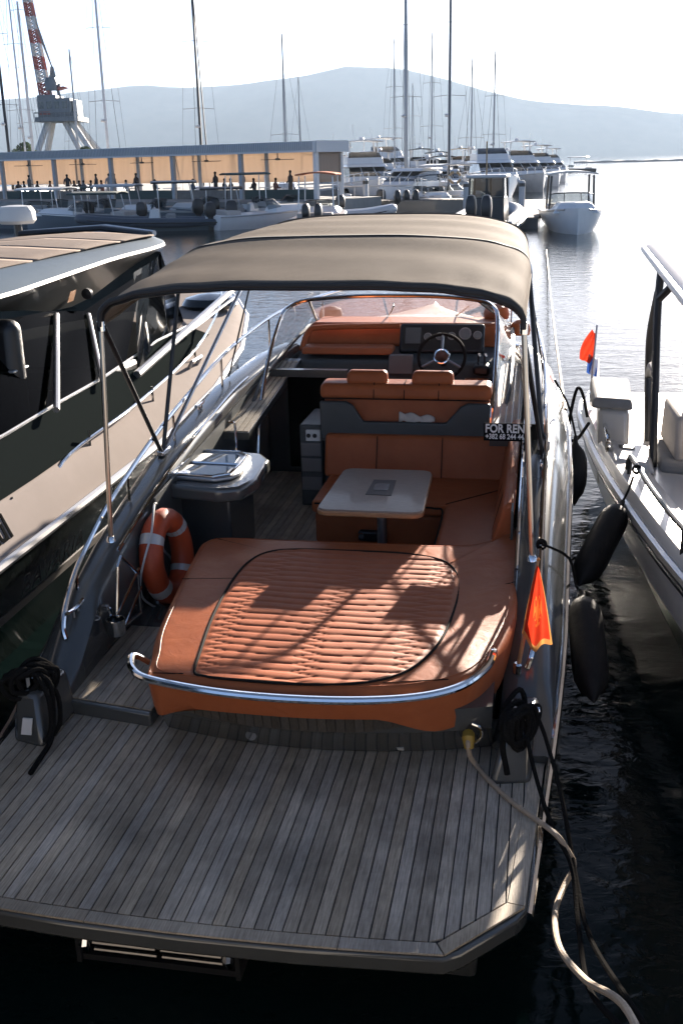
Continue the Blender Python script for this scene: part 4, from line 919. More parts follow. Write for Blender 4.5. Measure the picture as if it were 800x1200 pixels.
# stern seat box with cushion
bxs = MB().hexa([(1.93, 4.7, .14), (2.20, 4.6, .14), (2.24, 5.6, .14), (1.95, 5.65, .14)], [(1.90, 4.75, .86), (2.17, 4.66, .86), (2.21, 5.55, .86), (1.93, 5.6, .86)]).build('stern_box', 'white', rb, bevel=.05, seg=3)
MB().hexa([(1.84, 4.7, .865), (2.20, 4.62, .865), (2.24, 5.6, .865), (1.86, 5.68, .865)], [(1.86, 4.72, .96), (2.18, 4.64, .96), (2.22, 5.58, .97), (1.88, 5.66, .97)]).build('stern_cushion', 'grey_cushion', bxs, bevel=.03, seg=3)
lk = MB().hexa([(2.02, 3.95, .52), (2.34, 3.8, .52), (2.36, 4.4, .52), (2.0, 4.5, .52)], [(2.03, 4.0, .60), (2.30, 3.86, .60), (2.32, 4.4, .62), (2.02, 4.45, .62)]).build('side_locker', 'white', rb, bevel=.03, seg=3)
MB().prism([(2.07, 4.30), (2.20, 4.26), (2.20, 4.34), (2.07, 4.38)], .618, .625).build('locker_vent', 'black', lk)
# aft deck and seats
MB().box(2.3, 4.2, 6.3, 7.1, .42, .46).build('aft_deck', 'offwhite', rb)
s1 = MB().hexa([(2.42, 3.95, .14), (2.95, 3.75, .14), (3.0, 4.7, .14), (2.45, 4.75, .14)], [(2.40, 3.92, .50), (2.95, 3.72, .50), (3.0, 4.7, .50), (2.40, 4.75, .50)]).build('seat_base', 'white', rb, bevel=.04, seg=3)
MB().hexa([(2.38, 3.92, .505), (2.97, 3.72, .505), (3.0, 4.72, .505), (2.36, 4.78, .505)], [(2.40, 3.95, .60), (2.95, 3.75, .60), (2.98, 4.7, .60), (2.38, 4.75, .60)]).build('seat_cushion', 'grey_cushion', s1, bevel=.034, seg=3)
MB().hexa([(2.50, 4.0, .58), (2.66, 3.95, .58), (2.66, 4.85, .58), (2.46, 4.85, .58)], [(2.50, 4.1, .94), (2.62, 4.05, .94), (2.60, 4.85, .96), (2.48, 4.85, .96)]).build('seat_back', 'tan_cushion', s1, bevel=.04, seg=3)
s2 = MB().box(2.7, 3.7, 5.15, 5.35, .14, 1.08).build('helm_seat', 'tan_cushion', rb, bevel=.05, seg=3)
MB().box(2.7, 3.7, 4.9, 5.2, .14, .56).build('helm_seat_base', 'white', s2, bevel=.03)
cs = MB().hexa([(2.55, 3.2, .14), (3.5, 3.0, .14), (3.5, 3.75, .14), (2.58, 3.75, .14)], [(2.60, 3.3, .92), (3.5, 3.2, .92), (3.5, 3.75, .98), (2.62, 3.75, .98)]).build('console', 'white', rb, bevel=.06, seg=3)
MB().tube(smooth_path([(2.62, 3.36, .62), (2.60, 3.30, .80), (2.64, 3.34, .93), (2.66, 3.52, .92), (2.64, 3.56, .70)], 4), .018, 8).build('console_handle', 'chrome', cs)
# T-top
tt = MB()
def ttp(a, b):
    y = .9 + 5.5 * b; x0 = 2.19 + .10 * b; k = (AX(y) - x0) * (1 if y < 5.4 else max(.62, 1 - .38 * ((y - 5.4) / 1.0) ** 2.6))
    q = -1 + 2 * a; return (AX(y) + k * q, y, 2.17 + .10 * (1 - abs(q) ** 2.5) + .02 * b)
top_ = MB().grid(ttp, 16, 16).build('t_top', 'lilac_top', rb, smooth=80, solid=.05)
MB().tube([ttp(0, i / 20) for i in range(21)] + [ttp(1, 1 - i / 20) for i in range(21)], .03, 8).build('t_top_rim', 'alu', top_)
for y in (2.6, 4.4): MB().tube([ttp(.08, (y - .9) / 5.5) - Vector((0, 0, .05)), ttp(.92, (y - .9) / 5.5) - Vector((0, 0, .05))] if False else [Vector(ttp(i / 10, (y - .9) / 5.5)) - Vector((0, 0, .045)) for i in range(1, 10)], .018, 6).build('t_top_rib', 'alu', top_)
for pth in ([(2.34, 3.95, .14), (2.34, 4.3, 1.0), (2.34, 4.6, 1.75), (2.36, 4.7, 2.2)], [(2.38, 5.0, .44), (2.36, 5.2, 1.15), (2.34, 5.05, 1.5), (2.34, 4.65, 1.9)], [(2.34, 4.55, 1.85), (2.5, 4.4, 2.05), (2.75, 4.3, 2.2)], [(2.36, 5.18, 1.08), (2.35, 4.9, 1.22), (2.34, 4.42, 1.25)]):
    MB().tube(smooth_path(pth, 4), .034, 8).build('t_top_leg', 'black', rb)
for pth in ([(2.85, 5.6, .44), (2.78, 5.3, 1.2), (2.72, 5.2, 2.2)], [(4.1, 4.2, .14), (4.1, 4.5, 1.2), (4.1, 4.7, 2.2)]):
    MB().tube(pth, .032, 8).build('t_top_leg', 'black', rb)
# grab rails of the day boat
r1 = MB().tube(smooth_path([(2.10, 3.72, .60), (2.11, 3.62, .72), (2.13, 3.3, .75), (2.20, 2.5, .76), (2.34, 1.6, .76), (2.6, .5, .78), (2.95, -.5, .8)], 5), .02, 8).build('grab_rail', 'black', rb)
for x, y in ((2.11, 3.62), (2.31, 1.8), (2.68, .3)): MB().tube([(x, y, .54), (x, y, .74)], .018, 8).build('rail_post', 'black', r1)
r2 = MB().tube(smooth_path([(1.99, 4.35, .52), (1.985, 4.4, .66), (1.97, 4.8, .72), (1.93, 5.4, .74), (1.90, 5.95, .75), (1.92, 6.1, .58)], 5), .02, 8).build('stern_rail', 'chrome', rb)
MB().tube([(1.985, 4.42, .52), (1.985, 4.42, .66)], .02, 8).build('rail_post', 'black', r2)
rope_thing([(1.86, 5.7, .55), (1.80, 5.75, .78), (1.74, 5.6, .85), (1.68, 5.2, .70), (1.66, 4.9, .55), (1.74, 5.0, .5), (1.86, 5.4, .56)], .016, 'black rope looped off the stern rail of the white day boat', 'rope_loop')
hitch((2.125, 3.16, .75), .03, 'rope_hitch', 'black rope hitch on the black grab rail of the white day boat')
# ensign on the stern
fl2 = thing('ensign', 'red white and blue ensign hanging limp at the stern of the white day boat', 'flag', (1.95, 6.95, .5))
s0, s1_ = Vector((1.935, 6.95, .50)), Vector((1.985, 7.3, 1.22))
MB().tube([s0, s1_], .011, 8).build('staff', 'alu', fl2)
for k, mt_n in enumerate(('red', 'white_cloth', 'blue_cloth')):
    def c2(a, b, k=k):
        p0 = s1_.lerp(s0, .06 + (b if k == 0 else .62 * b + .0) * .42 + (0 if k == 0 else .36))
        wdt = (.15 * (.25 + .75 * math.sin(math.pi * min(1, b * .8))) if k == 0 else .11)
        off = {0: -.10, 1: .05, 2: -.02}[k]
        return p0 + Vector(((a - .5) * wdt + off * (.3 + .7 * b) * (1 if k == 0 else .4), .03 * math.sin(a * 8 + b * 3) + .015 * k, -.05 * a))
    MB().grid(c2, 12, 12).build('cloth', mt_n, fl2, smooth=80)
# ================================================================== background: world coordinates, water at z = 0
def ray(px, py): return f0 + cr * ((px - 400) / FPX) - cu * ((py - 600) / FPX)
def at(px, D, py=200):                            # world x of picture column px at distance D
    d = ray(px, py); return d.x * D / d.y
def onwater(px, py):
    d = ray(px, py); k = -CAM_H / d.z; return Vector((d.x * k, d.y * k, 0))
def hz_(px, py, D):                               # height of the point seen at (px, py) at distance D
    d = ray(px, py); return CAM_H + d.z * D / d.y
M['quay'] = mat('pale_concrete', (.24, .235, .22), .9, c2=(.32, .31, .29), scale=.8, bump=.3, bscale=20)
M['dock'] = mat('dock_boards', (.13, .115, .10), .85, c2=(.2, .18, .16), scale=3, stretch=(1, 8, 1))
M['pergola'] = mat('grey_pergola', (.32, .34, .36), .5, c2=(.36, .38, .40), scale=2)
M['pergola_white'] = mat('white_pergola', (.62, .62, .62), .5)
M['blind'] = mat('peach_blind', (.56, .47, .39), .8, c2=(.52, .435, .36), scale=1.4, stretch=(3, 3, .3), translucent=.5, spec=.1)
M['navy'] = mat('navy_tube', (.035, .05, .07), .5, c2=(.045, .06, .085), scale=3)
M['pale_tube'] = mat('pale_grey_tube', (.36, .38, .40), .5)
M['bluegrey'] = mat('blue_grey_gelcoat', (.13, .16, .185), .3, coat=.3)
M['green_dark'] = mat('dark_green_canvas', (.035, .06, .055), .8)
M['peach_canvas'] = mat('peach_canvas', (.62, .25, .14), .8, translucent=.35, spec=.1)
M['dark_glass'] = mat('dark_window', (.012, .016, .018), .08)
M['crane_grey'] = mat('crane_grey', (.11, .135, .155), .6, c2=(.16, .185, .20), scale=.6)
M['crane_red'] = mat('crane_red', (.34, .085, .065), .6)
M['white_far'] = mat('haze_lit_gelcoat', (.78, .77, .75), .35, c2=(.72, .71, .70), scale=1.5, coat=.2)  # paler copy of the white: glow of backlit haze put into the colour
M['mast'] = mat('mast_alloy', (.30, .31, .32), .4, .5)
M['mast_dark'] = mat('dark_sail_cover', (.02, .025, .03), .6)
M['skin'] = mat('skin', (.35, .2, .14), .6)
M['ochre'] = mat('ochre_panel', (.42, .28, .14), .6)
for i, c in enumerate([(.02, .022, .03), (.06, .045, .04), (.3, .3, .3), (.05, .08, .12), (.14, .05, .04)]): M['cloth%d' % i] = mat('clothing', c, .85)

# ---------------------------------------------------------------- quay and pergola restaurant
PR = Vector((at(371, 70), 70, 0)); PL = Vector((at(4, 88), 88, 0))
dv = (PL - PR).normalized(); nv_ = Vector((-dv.y, dv.x, 0));
if nv_.y < 0: nv_ = -nv_
bay = (PL - PR).length / 5
pz = math.atan2(dv.y, dv.x)
ZF = 1.15                                          # quay level
def pl(a, b, z): p_ = PR + dv * a + nv_ * b; return (p_.x, p_.y, z)
QP = [(-1.6, -4.2), (75, -4.2), (110, 150), (62, 150), (8, 5.5), (-1.6, 5.0)]
qd = MB().hexa([pl(x, y, -1) for x, y in QP], [pl(x, y, ZF) for x, y in QP]).build('quay', 'quay', None, smooth=0); structure(qd)
pg = wthing('pergola_restaurant', 'grey flat roofed waterfront pergola with peach blinds and white posts', 'pavilion', (PR.x, PR.y, ZF), pz)
# local frame: x along the front to the left, y = towards viewer is -; build in local coordinates
sgn = 1 if (Matrix.Rotation(pz, 3, 'Z') @ Vector((0, 1, 0))).dot(nv_) > 0 else -1
DEP = 2.7
ZR0 = hz_(371, 178, 70) - ZF; ZR1 = hz_(371, 165.5, 70) - ZF
Ltot = bay * 8
def lb_(x0, x1, y0, y1, z0, z1): a, b = sorted((sgn * y0, sgn * y1)); return (x0, x1, a, b, z0, z1)
roof = MB().box(*lb_(-.25, Ltot, -.3, DEP + .3, ZR0 + .1, ZR1 - .06)).build('roof', 'pergola', pg, smooth=0)
MB().box(*lb_(-.32, Ltot, -.42, -.3, ZR0, ZR1 + .02)).box(*lb_(-.34, -.25, -.42, DEP + .42, ZR0 - .01, ZR1 + .05)).build('fascia', 'pergola_white', roof, smooth=0)
lv = MB()
for k in range(int(Ltot / .16)): lv.box(*lb_(k * .16, k * .16 + .09, -.455, -.425, ZR0 + .12, ZR1 - .02))
lv.build('fascia_rib', 'pergola', roof, smooth=0)['kind'] = 'stuff'
for k in range(9):
    MB().box(*lb_(k * bay - .14, k * bay + .14, -.2, .08, 0, ZR0 + .1)).build('post', 'pergola_white' if k == 0 else 'pergola', pg, bevel=.02)
    MB().box(*lb_(k * bay - .12, k * bay + .12, DEP - .12, DEP + .12, 0, ZR0 + .1)).build('post', 'pergola_white' if k == 0 else 'pergola', pg, bevel=.02)
    if k < 8:
        zb = .95; seg_ = MB().grid(lambda a, b: (k * bay + .14 + (bay - .28) * a, sgn * (DEP + .02 + .05 * math.sin(a * 3.1 + k) * b), ZR0 + .08 - (ZR0 - zb) * b), 10, 6)
        seg_.build('blind', 'blind', pg, smooth=80, solid=.01)
MB().grid(lambda a, b: (-.02, sgn * (.12 + (DEP - .24) * a), ZR0 + .08 - (ZR0 - .95) * b), 6, 6).build('blind', 'blind', pg, smooth=80, solid=.01)
for k in range(8):
    MB().box(*lb_(k * bay + .2, k * bay + bay - .2, -.06, -.02, .0, .60)).build('planter_screen', 'dock' if k % 2 else 'green_dark', pg)
fan0 = None
for k in range(5):
    px = [22, 88, 160, 236, 300][k]
    a = bay * (4.75 - k * 1.02); q = PR + dv * a + nv_ * 1.3
    lab = ['leftmost ceiling fan under the pergola roof', 'ceiling fan second from left under the pergola roof', 'ceiling fan third from left under the pergola roof', 'ceiling fan fourth from left under the pergola roof', 'rightmost ceiling fan under the pergola roof'][k]
    if fan0 is None:
        fan0 = wthing('ceiling_fan', lab, 'ceiling fan', (q.x, q.y, ZF + ZR0 - .45), 0, 'fans under the pergola')
        MB().lathe([(0, 0), (.16, .02), (.17, .12), (.04, .16), (.03, .5), (0, .5)], (0, 0, 0), 12).build('motor', 'hull_dark', fan0)
        for j in range(4):
            mm = Matrix.Rotation(R(90 * j + 20), 3, 'Z') @ Matrix.Rotation(R(10), 3, 'X')
            MB().obox(mm @ Vector((.62, 0, .06)), (.95, .16, .02), mm).build('blade', 'hull_dark', fan0)
    else: dup(fan0, Vector((q.x, q.y, ZF + ZR0 - .45)), R(17 * k), lab)

# guests under the pergola: one continuous skinned body each
def person(px, D, pose, mt_n, label, face=0):
    if pose == 'stand':
        J = [(0, 0, .95), (0, .01, 1.2), (0, 0, 1.42), (0, .01, 1.53), (0, .03, 1.67), (.1, 0, .92), (.11, .02, .50), (.11, -.02, .06), (.12, .12, .03), (-.1, 0, .92), (-.12, .04, .5), (-.12, 0, .06), (-.13, .13, .03), (.2, 0, 1.4), (.27, .02, 1.12), (.25, .16, .95), (-.2, 0, 1.4), (-.27, 0, 1.12), (-.22, .2, 1.05)]
    else:
        J = [(0, 0, .50), (0, -.02, .75), (0, .0, .98), (0, .02, 1.09), (0, .05, 1.22), (.1, .04, .48), (.12, .42, .50), (.12, .45, .08), (.12, .57, .04), (-.1, .04, .48), (-.12, .42, .50), (-.12, .45, .08), (-.12, .57, .04), (.2, 0, .95), (.26, .1, .70), (.15, .33, .72), (-.2, 0, .95), (-.27, .08, .70), (-.14, .32, .74)]
    E_ = [(0, 1), (1, 2), (2, 3), (3, 4), (0, 5), (5, 6), (6, 7), (7, 8), (0, 9), (9, 10), (10, 11), (11, 12), (2, 13), (13, 14), (14, 15), (2, 16), (16, 17), (17, 18)]
    rad = [.15, .14, .15, .06, .105, .10, .07, .05, .04, .10, .07, .05, .04, .07, .05, .04, .07, .05, .04]
    me = bpy.data.meshes.new('person'); me.from_pydata(J, E_, []); me.materials.append(M[mt_n])
    bm = bmesh.new(); bm.from_mesh(me); lay = bm.verts.layers.skin.verify(); bm.verts.ensure_lookup_table()
    for i, r_ in enumerate(rad): bm.verts[i][lay].radius = (r_, r_ * (.8 if i < 3 else 1)); bm.verts[i][lay].use_root = (i == 0)
    bm.to_mesh(me); bm.free()
    o = bpy.data.objects.new('person', me); col.objects.link(o)
    o.modifiers.new('skin', 'SKIN'); sb = o.modifiers.new('sub', 'SUBSURF'); sb.levels = 1; sb.render_levels = 1
    o.location = (at(px, D), D, ZF); o.rotation_euler = (0, 0, face)
    ORG[o.name] = (0, 0, 0)
    hd = MB().lathe([(0, -.11), (.06, -.09), (.095, 0), (.085, .07), (0, .115)], (J[4][0], J[4][1] - .02, J[4][2] + .03), 10).build('hair', 'ink_dark', o)
    return tag(o, label, 'person', 'guests under the pergola')
def Dfront(px):                                     # distance of the pergola line at column px
    best = min((abs(at(px, 60 + k * .25) - (PR + dv * (t_ * .25)).x) + abs(60 + k * .25 - (PR + dv * (t_ * .25)).y), 60 + k * .25) for k in range(0, 130) for t_ in [max(0, int((60 + k * .25 - PR.y) / dv.y / .25))])
    return best[1]
PP = [(20, 'sit', 1, 'guest in brown seated left of the first pergola fan'), (27, 'sit', 0, 'guest in black seated beside the one in brown at far left'), (42, 'sit', 0, 'guest in black seated before the second pergola blind'),
      (78, 'stand', 0, 'guest in black standing half behind the second front post'), (92, 'sit', 0, 'guest in black seated leaning under the second fan'), (97, 'sit', 3, 'guest in blue seated under the second fan'), (105, 'sit', 0, 'guest in black seated against a back post'),
      (118, 'sit', 4, 'guest in dark red seated in the third bay'), (127, 'stand', 2, 'guest in pale grey top standing by the table'), (133, 'stand', 3, 'guest in blue standing next to the grey top'),
      (159, 'stand', 0, 'guest in black standing alone under the third fan'), (262, 'sit', 0, 'guest in black seated left in the right hand group'), (270, 'sit', 1, 'guest in brown seated in the right hand group'), (284, 'stand', 2, 'guest in light grey standing before the right hand blind'), (297, 'sit', 0, 'guest in black seated right of the last tall post')]
for px, pose, c_, lab in PP: person(px, Dfront(px) + .4, pose, 'cloth%d' % c_, lab, R(random.choice([60, 120, 200, 260, 300, 20])))
# low tables of the terrace
tb0 = None
for k, px in enumerate([35, 62, 112, 150, 200, 235, 277, 310, 345]):
    D = Dfront(px) + 1.0; lc_ = Vector((at(px, D), D, ZF))
    lab = 'small terrace table under the pergola, %s' % ['left of the second front post', 'just right of the leftmost guests', 'among the standing guests', 'beside the guest alone under the third fan', 'in the empty fourth bay', 'before a white back post', 'in front of the right hand group', 'right of the last tall post', 'nearest the white corner post'][k]
    if tb0 is None:
        tb0 = wthing('terrace_table', lab, 'table', lc_, 0, 'terrace tables')
        MB().box(-.45, .45, -.45, .45, .70, .74).build('table_top', 'pergola_white', tb0); MB().lathe([(0, 0), (.3, 0), (.05, .05), (.05, .7), (0, .7)], (0, 0, 0), 10).build('leg', 'black', tb0)
    else: dup(tb0, lc_, R(13 * k), lab)

# ---------------------------------------------------------------- boats
def wloft(secs): return MB().loft(secs)
def hull_secs(L, Bm, zb, zs, flare=.82, n=14, full=2.2):
    out = []
    for i in range(n + 1):
        t_ = i / n; y = -L / 2 + L * t_; k = Bm / 2 * (1 - max(0, (t_ - .45) / .55) ** full) if t_ < 1 else .02
        k = max(k, .02); z = zb + (zs - zb) * t_ ** 1.6
        hs = [(k, z), (k * .97, z * .72), (k * flare, z * .32), (k * .6, -.25), (0, -.45)]
        out.append([(x, y, zz) for x, zz in hs] + [(-x, y, zz) for x, zz in hs[-2::-1]])
    return out
def tower(secs, n_, mt_n, par, bevel=0): return MB().loft(secs).build(n_, mt_n, par, bevel=bevel, smooth=40)
def ring4(x0, x1, y0, y1, z): return [(x0, y0, z), (x1, y0, z), (x1, y1, z), (x0, y1, z)]
def yacht(px, D, yaw, L, Bm, label, hull_m='white_far', fly=True, hard=True, dark_low=False, grp='motor yachts moored along the pontoons', ht=1.0, canopy='hull_dark', soft=False):
    y_ = wthing('motor_yacht', label, 'motor yacht', (at(px, D), D, 0), yaw, grp)
    fb = 1.15 * ht; fs = 1.75 * ht
    h_ = MB().loft(hull_secs(L, Bm, fb, fs)).build('hull', hull_m, y_)
    if dark_low:
        h_.data.materials.append(M['black_hull'])
        for p_ in h_.data.polygons:
            if p_.center.z < .75 * ht: p_.material_index = 1
    MB().tube([(x * Bm / 2 * (1 - max(0, (t_ - .45) / .55) ** 2.2), -L / 2 + L * t_, fb + (fs - fb) * t_ ** 1.6) for x, t_ in [(1, k / 12) for k in range(12)]] + [(-Bm / 2 * (1 - max(0, (t_ - .45) / .55) ** 2.2), -L / 2 + L * t_, fb + (fs - fb) * t_ ** 1.6) for t_ in [k / 12 for k in range(11, -1, -1)]], .05, 6).build('rub_rail', 'alu', h_)
    b = Bm / 2
    tower([ring4(-b * .82, b * .82, -L * .30, L * .28, fb), ring4(-b * .78, b * .78, -L * .30, L * .17, fb + .75 * ht)], 'deckhouse', 'white_far', y_, .06)
    wd = tower([ring4(-b * .79, b * .79, -L * .27, L * .175, fb + .70 * ht), ring4(-b * .70, b * .70, -L * .27, L * .02, fb + 1.45 * ht)], 'saloon_window', 'dark_glass', y_)
    for x in (-b * .28, b * .28): MB().tube([(x, L * .177, fb + .72 * ht), (x * .9, L * .024, fb + 1.44 * ht)], .035, 5).build('mullion', 'white_far', wd)
    tower([ring4(-b * .80, b * .80, -L * .34, L * .05, fb + 1.45 * ht), ring4(-b * .76, b * .76, -L * .36, L * .01, fb + 1.66 * ht)], 'roof', 'white_far', y_, .05)
    zt = fb + 1.66 * ht
    if fly:
        fl_ = tower([ring4(-b * .72, b * .72, -L * .30, -L * .02, zt), ring4(-b * .70, b * .70, -L * .30, -L * .06, zt + .55 * ht)], 'flybridge', 'white_far', y_, .05)
        tower([ring4(-b * .66, b * .66, -L * .10, -L * .055, zt + .52 * ht), ring4(-b * .60, b * .60, -L * .13, -L * .11, zt + .95 * ht)], 'fly_screen', 'dark_glass', fl_)
        zt += .55 * ht
    if hard:
        z2 = zt + 1.15 * ht
        for x, yq in ((-.6, -.26), (.6, -.26), (-.58, -.10), (.58, -.10)): MB().tube([(x * b, yq * L, zt - .1), (x * b * .92, (yq - .01) * L, z2)], .06, 6).build('post', 'white_far', y_)
        MB().grid(lambda a, c: ((-1 + 2 * a) * b * .72, -L * .30 + L * .27 * c, z2 + .16 * math.cos((a - .5) * 2.6)), 8, 4).build('hard_top', canopy if soft else 'white_far', y_, solid=.09, smooth=60)
        MB().lathe([(0, 0), (.22, .02), (.26, .12), (.18, .26), (0, .3)], (0, -L * .2, z2 + .2), 10).build('radar', 'white_far', y_)
        MB().tube([(b * .3, -L * .22, z2), (b * .32, -L * .24, z2 + 1.6)], .025, 5).build('aerial', 'white_far', y_)
    rl_ = []
    for k in range(2, 12):
        t_ = k / 12; kx = b * (1 - max(0, (t_ - .45) / .55) ** 2.2) * .94; rl_.append((kx, -L / 2 + L * t_, fb + (fs - fb) * t_ ** 1.6 + .62))
    rl_ = rl_ + [(-x, y, z) for x, y, z in rl_[::-1]]
    r_ = MB().tube(rl_[4:-4], .025, 5).build('bow_rail', 'chrome', y_)
    ps = MB()
    for x, y, z in rl_[4:-4]: ps.tube([(x, y, z - .62), (x, y, z)], .02, 4)
    ps.build('rail_post', 'chrome', r_)['kind'] = 'stuff'
    return y_
def outboard(par, x, y, z, s=1.0, m_='black'):
    o_ = MB().loft([[(x + sx * .16 * s * q, y + sy * .24 * s * q, z + h * s) for sx, sy in ((-.8, -1), (.8, -1), (1, -.6), (1, .6), (.8, 1), (-.8, 1), (-1, .6), (-1, -.6))] for h, q in ((-.1, .55), (0, .9), (.25, 1.0), (.45, .9), (.55, .6), (.58, .2))]).build('outboard_motor', m_, par)
    MB().box(x - .07 * s, x + .07 * s, y - .1 * s, y + .12 * s, z - .9 * s, z - .08 * s).build('leg', m_, o_, bevel=.02)
def rib(px, D, yaw, L, Bm, label, tube_m='navy', motors=1, top=None, console=True, cabin=False, rtube=.26, motor_m='black', top_m='green_dark', grp='inflatable boats at the moorings'):
    y_ = wthing('inflatable_boat', label, 'inflatable boat', (at(px, D), D, 0), yaw, grp)
    b = Bm / 2 - rtube
    pth = [(b, -L / 2, .42), (b, -L * .1, .45), (b * .98, L * .15, .50), (b * .8, L * .33, .60), (b * .42, L * .46, .70), (0, L * .5, .74), (-b * .42, L * .46, .70), (-b * .8, L * .33, .60), (-b * .98, L * .15, .50), (-b, -L * .1, .45), (-b, -L / 2, .42)]
    sp_ = smooth_path(pth, 4); nn = len(sp_)
    MB().tube(sp_, [rtube * (.45 + .55 * min(1, min(i, nn - 1 - i) / 3)) for i in range(nn)], 12).build('tube', tube_m, y_)
    MB().loft(hull_secs(L * .96, Bm * .78, .35, .55)).build('hull', 'bluegrey' if tube_m != 'white' else 'white', y_)
    for s in (1, -1):
        MB().tube([(s * (abs(p.x) + rtube * .98), p.y, p.z) for p in sp_[:nn // 2 - 3]], .035, 5).build('rub_strake', 'black', y_)
    if console:
        c_ = MB().hexa([(-.4, -.3, .4), (.4, -.3, .4), (.4, .4, .4), (-.4, .4, .4)], [(-.36, -.25, 1.15), (.36, -.25, 1.15), (.36, .2, 1.2), (-.36, .2, 1.2)]).build('console', 'white', y_, bevel=.05)
        MB().hexa([(-.36, .1, 1.15), (.36, .1, 1.15), (.36, .2, 1.15), (-.36, .2, 1.15)], [(-.3, -.02, 1.5), (.3, -.02, 1.5), (.3, .02, 1.5), (-.3, .02, 1.5)]).build('screen', 'tint_mid', c_)
        MB().box(-.4, .4, -1.1, -.6, .35, .9).build('seat', 'grey_cushion', y_, bevel=.06)
    if cabin:
        c_ = MB().hexa([(-.78, -L * .18, .4), (.78, -L * .18, .4), (.78, L * .12, .4), (-.78, L * .12, .4)], [(-.74, -L * .17, 1.35), (.74, -L * .17, 1.35), (.74, L * .09, 1.35), (-.74, L * .09, 1.35)]).build('cabin', 'black', y_, bevel=.04)
        MB().hexa([(-.73, -L * .165, 1.36), (.73, -L * .165, 1.36), (.73, L * .085, 1.36), (-.73, L * .085, 1.36)], [(-.70, -L * .165, 2.05), (.70, -L * .165, 2.05), (.70, L * .04, 2.05), (-.70, L * .04, 2.05)]).build('cabin_glass', 'tint_mid', c_)
        for x in (-.73, 0, .73):
            for yq in (-.17, .065): MB().tube([(x, yq * L, 1.3), (x * .96, (yq if yq < 0 else .04) * L, 2.1)], .045, 6).build('pillar', 'black', c_)
        MB().box(-.85, .85, -L * .20, L * .07, 2.06, 2.18).build('cabin_roof', 'white', c_, bevel=.05)
        MB().tube([(0, -L * .18, 2.15), (0, -L * .19, 3.4)], .03, 6).build('signal_mast', 'ochre', c_)
    for k in range(motors): outboard(y_, (k - (motors - 1) / 2) * .62, -L / 2 - .1, .75, 1.35, motor_m)
    if top:
        z2 = top
        for x in (-b * .8, b * .8):
            for yq in (-.22, .10): MB().tube([(x, yq * L * 1.05, .6), (x * .9, yq * L, z2)], .03, 6).build('post', 'alu', y_)
        MB().grid(lambda a, c: ((-1 + 2 * a) * b * .95, -L * .27 + L * .42 * c, z2 + .14 * math.cos((a - .5) * 2.4)), 8, 4).build('canopy', top_m, y_, solid=.05, smooth=60)
    return y_
def dayboat(px, D, yaw, L, Bm, label, canopy=None, cm='green_dark', hull_m='white_far', motors=1, screen=True, grp='small motorboats at the moorings', hard=False):
    y_ = wthing('small_motorboat', label, 'motorboat', (at(px, D), D, 0), yaw, grp)
    h_ = MB().loft(hull_secs(L, Bm, .75, 1.05, .86, 16, 3.0)).build('hull', hull_m, y_)
    b = Bm / 2
    MB().tube([(b * 1.0 * (1 - max(0, (t_ - .45) / .55) ** 3.0) + .01, -L / 2 + L * t_, .70 + .3 * t_ ** 1.6) for t_ in [k / 12 for k in range(12)]], .04, 6).build('rub_rail', 'alu', h_)
    MB().tube([(-b * 1.0 * (1 - max(0, (t_ - .45) / .55) ** 3.0) - .01, -L / 2 + L * t_, .70 + .3 * t_ ** 1.6) for t_ in [k / 12 for k in range(12)]], .04, 6).build('rub_rail', 'alu', h_)
    tower([ring4(-b * .75, b * .75, L * .02, L * .38, .8), ring4(-b * .5, b * .5, L * .04, L * .30, 1.2)], 'foredeck', 'white_far', y_, .05)
    MB().box(-b * .75, b * .75, -L * .42, -L * .30, .6, 1.0).build('aft_bench', 'tan_cushion', y_, bevel=.06)
    if screen:
        s_ = MB().loft([[(-b * .8, -L * .06, .98), (-b * .6, L * .08, 1.1), (0, L * .12, 1.12), (b * .6, L * .08, 1.1), (b * .8, -L * .06, .98)], [(-b * .74, -L * .08, 1.45), (-b * .54, L * .0, 1.52), (0, L * .03, 1.54), (b * .54, L * .0, 1.52), (b * .74, -L * .08, 1.45)]], closed=False).build('windscreen', 'tint_mid', y_, smooth=80)
        MB().tube([(-b * .74, -L * .08, 1.45), (-b * .54, L * .0, 1.52), (0, L * .03, 1.54), (b * .54, L * .0, 1.52), (b * .74, -L * .08, 1.45)], .025, 6).build('screen_frame', 'black', s_)
        for x, yl, yh in ((-.3, .11, .025), (.3, .11, .025)): MB().tube([(x * b, yl * L, 1.1), (x * b * .9, yh * L, 1.54)], .02, 5).build('mullion', 'black', s_)
    for k in range(motors): outboard(y_, (k - (motors - 1) / 2) * .62, -L / 2 - .15, .8, 1.2)
    if canopy:
        for x in (-b * .75, b * .75):
            for yq in (-.30, .0): MB().tube([(x, yq * L * 1.1, .8), (x * .94, yq * L, canopy)], .055 if hard else .03, 6).build('post', 'black' if hard else 'alu', y_)
        MB().grid(lambda a, c: ((-1 + 2 * a) * b * .82, -L * .36 + L * .42 * c, canopy + .16 * math.cos((a - .5) * 2.4)), 8, 4).build('canopy', cm, y_, solid=.07, smooth=60)
    return y_
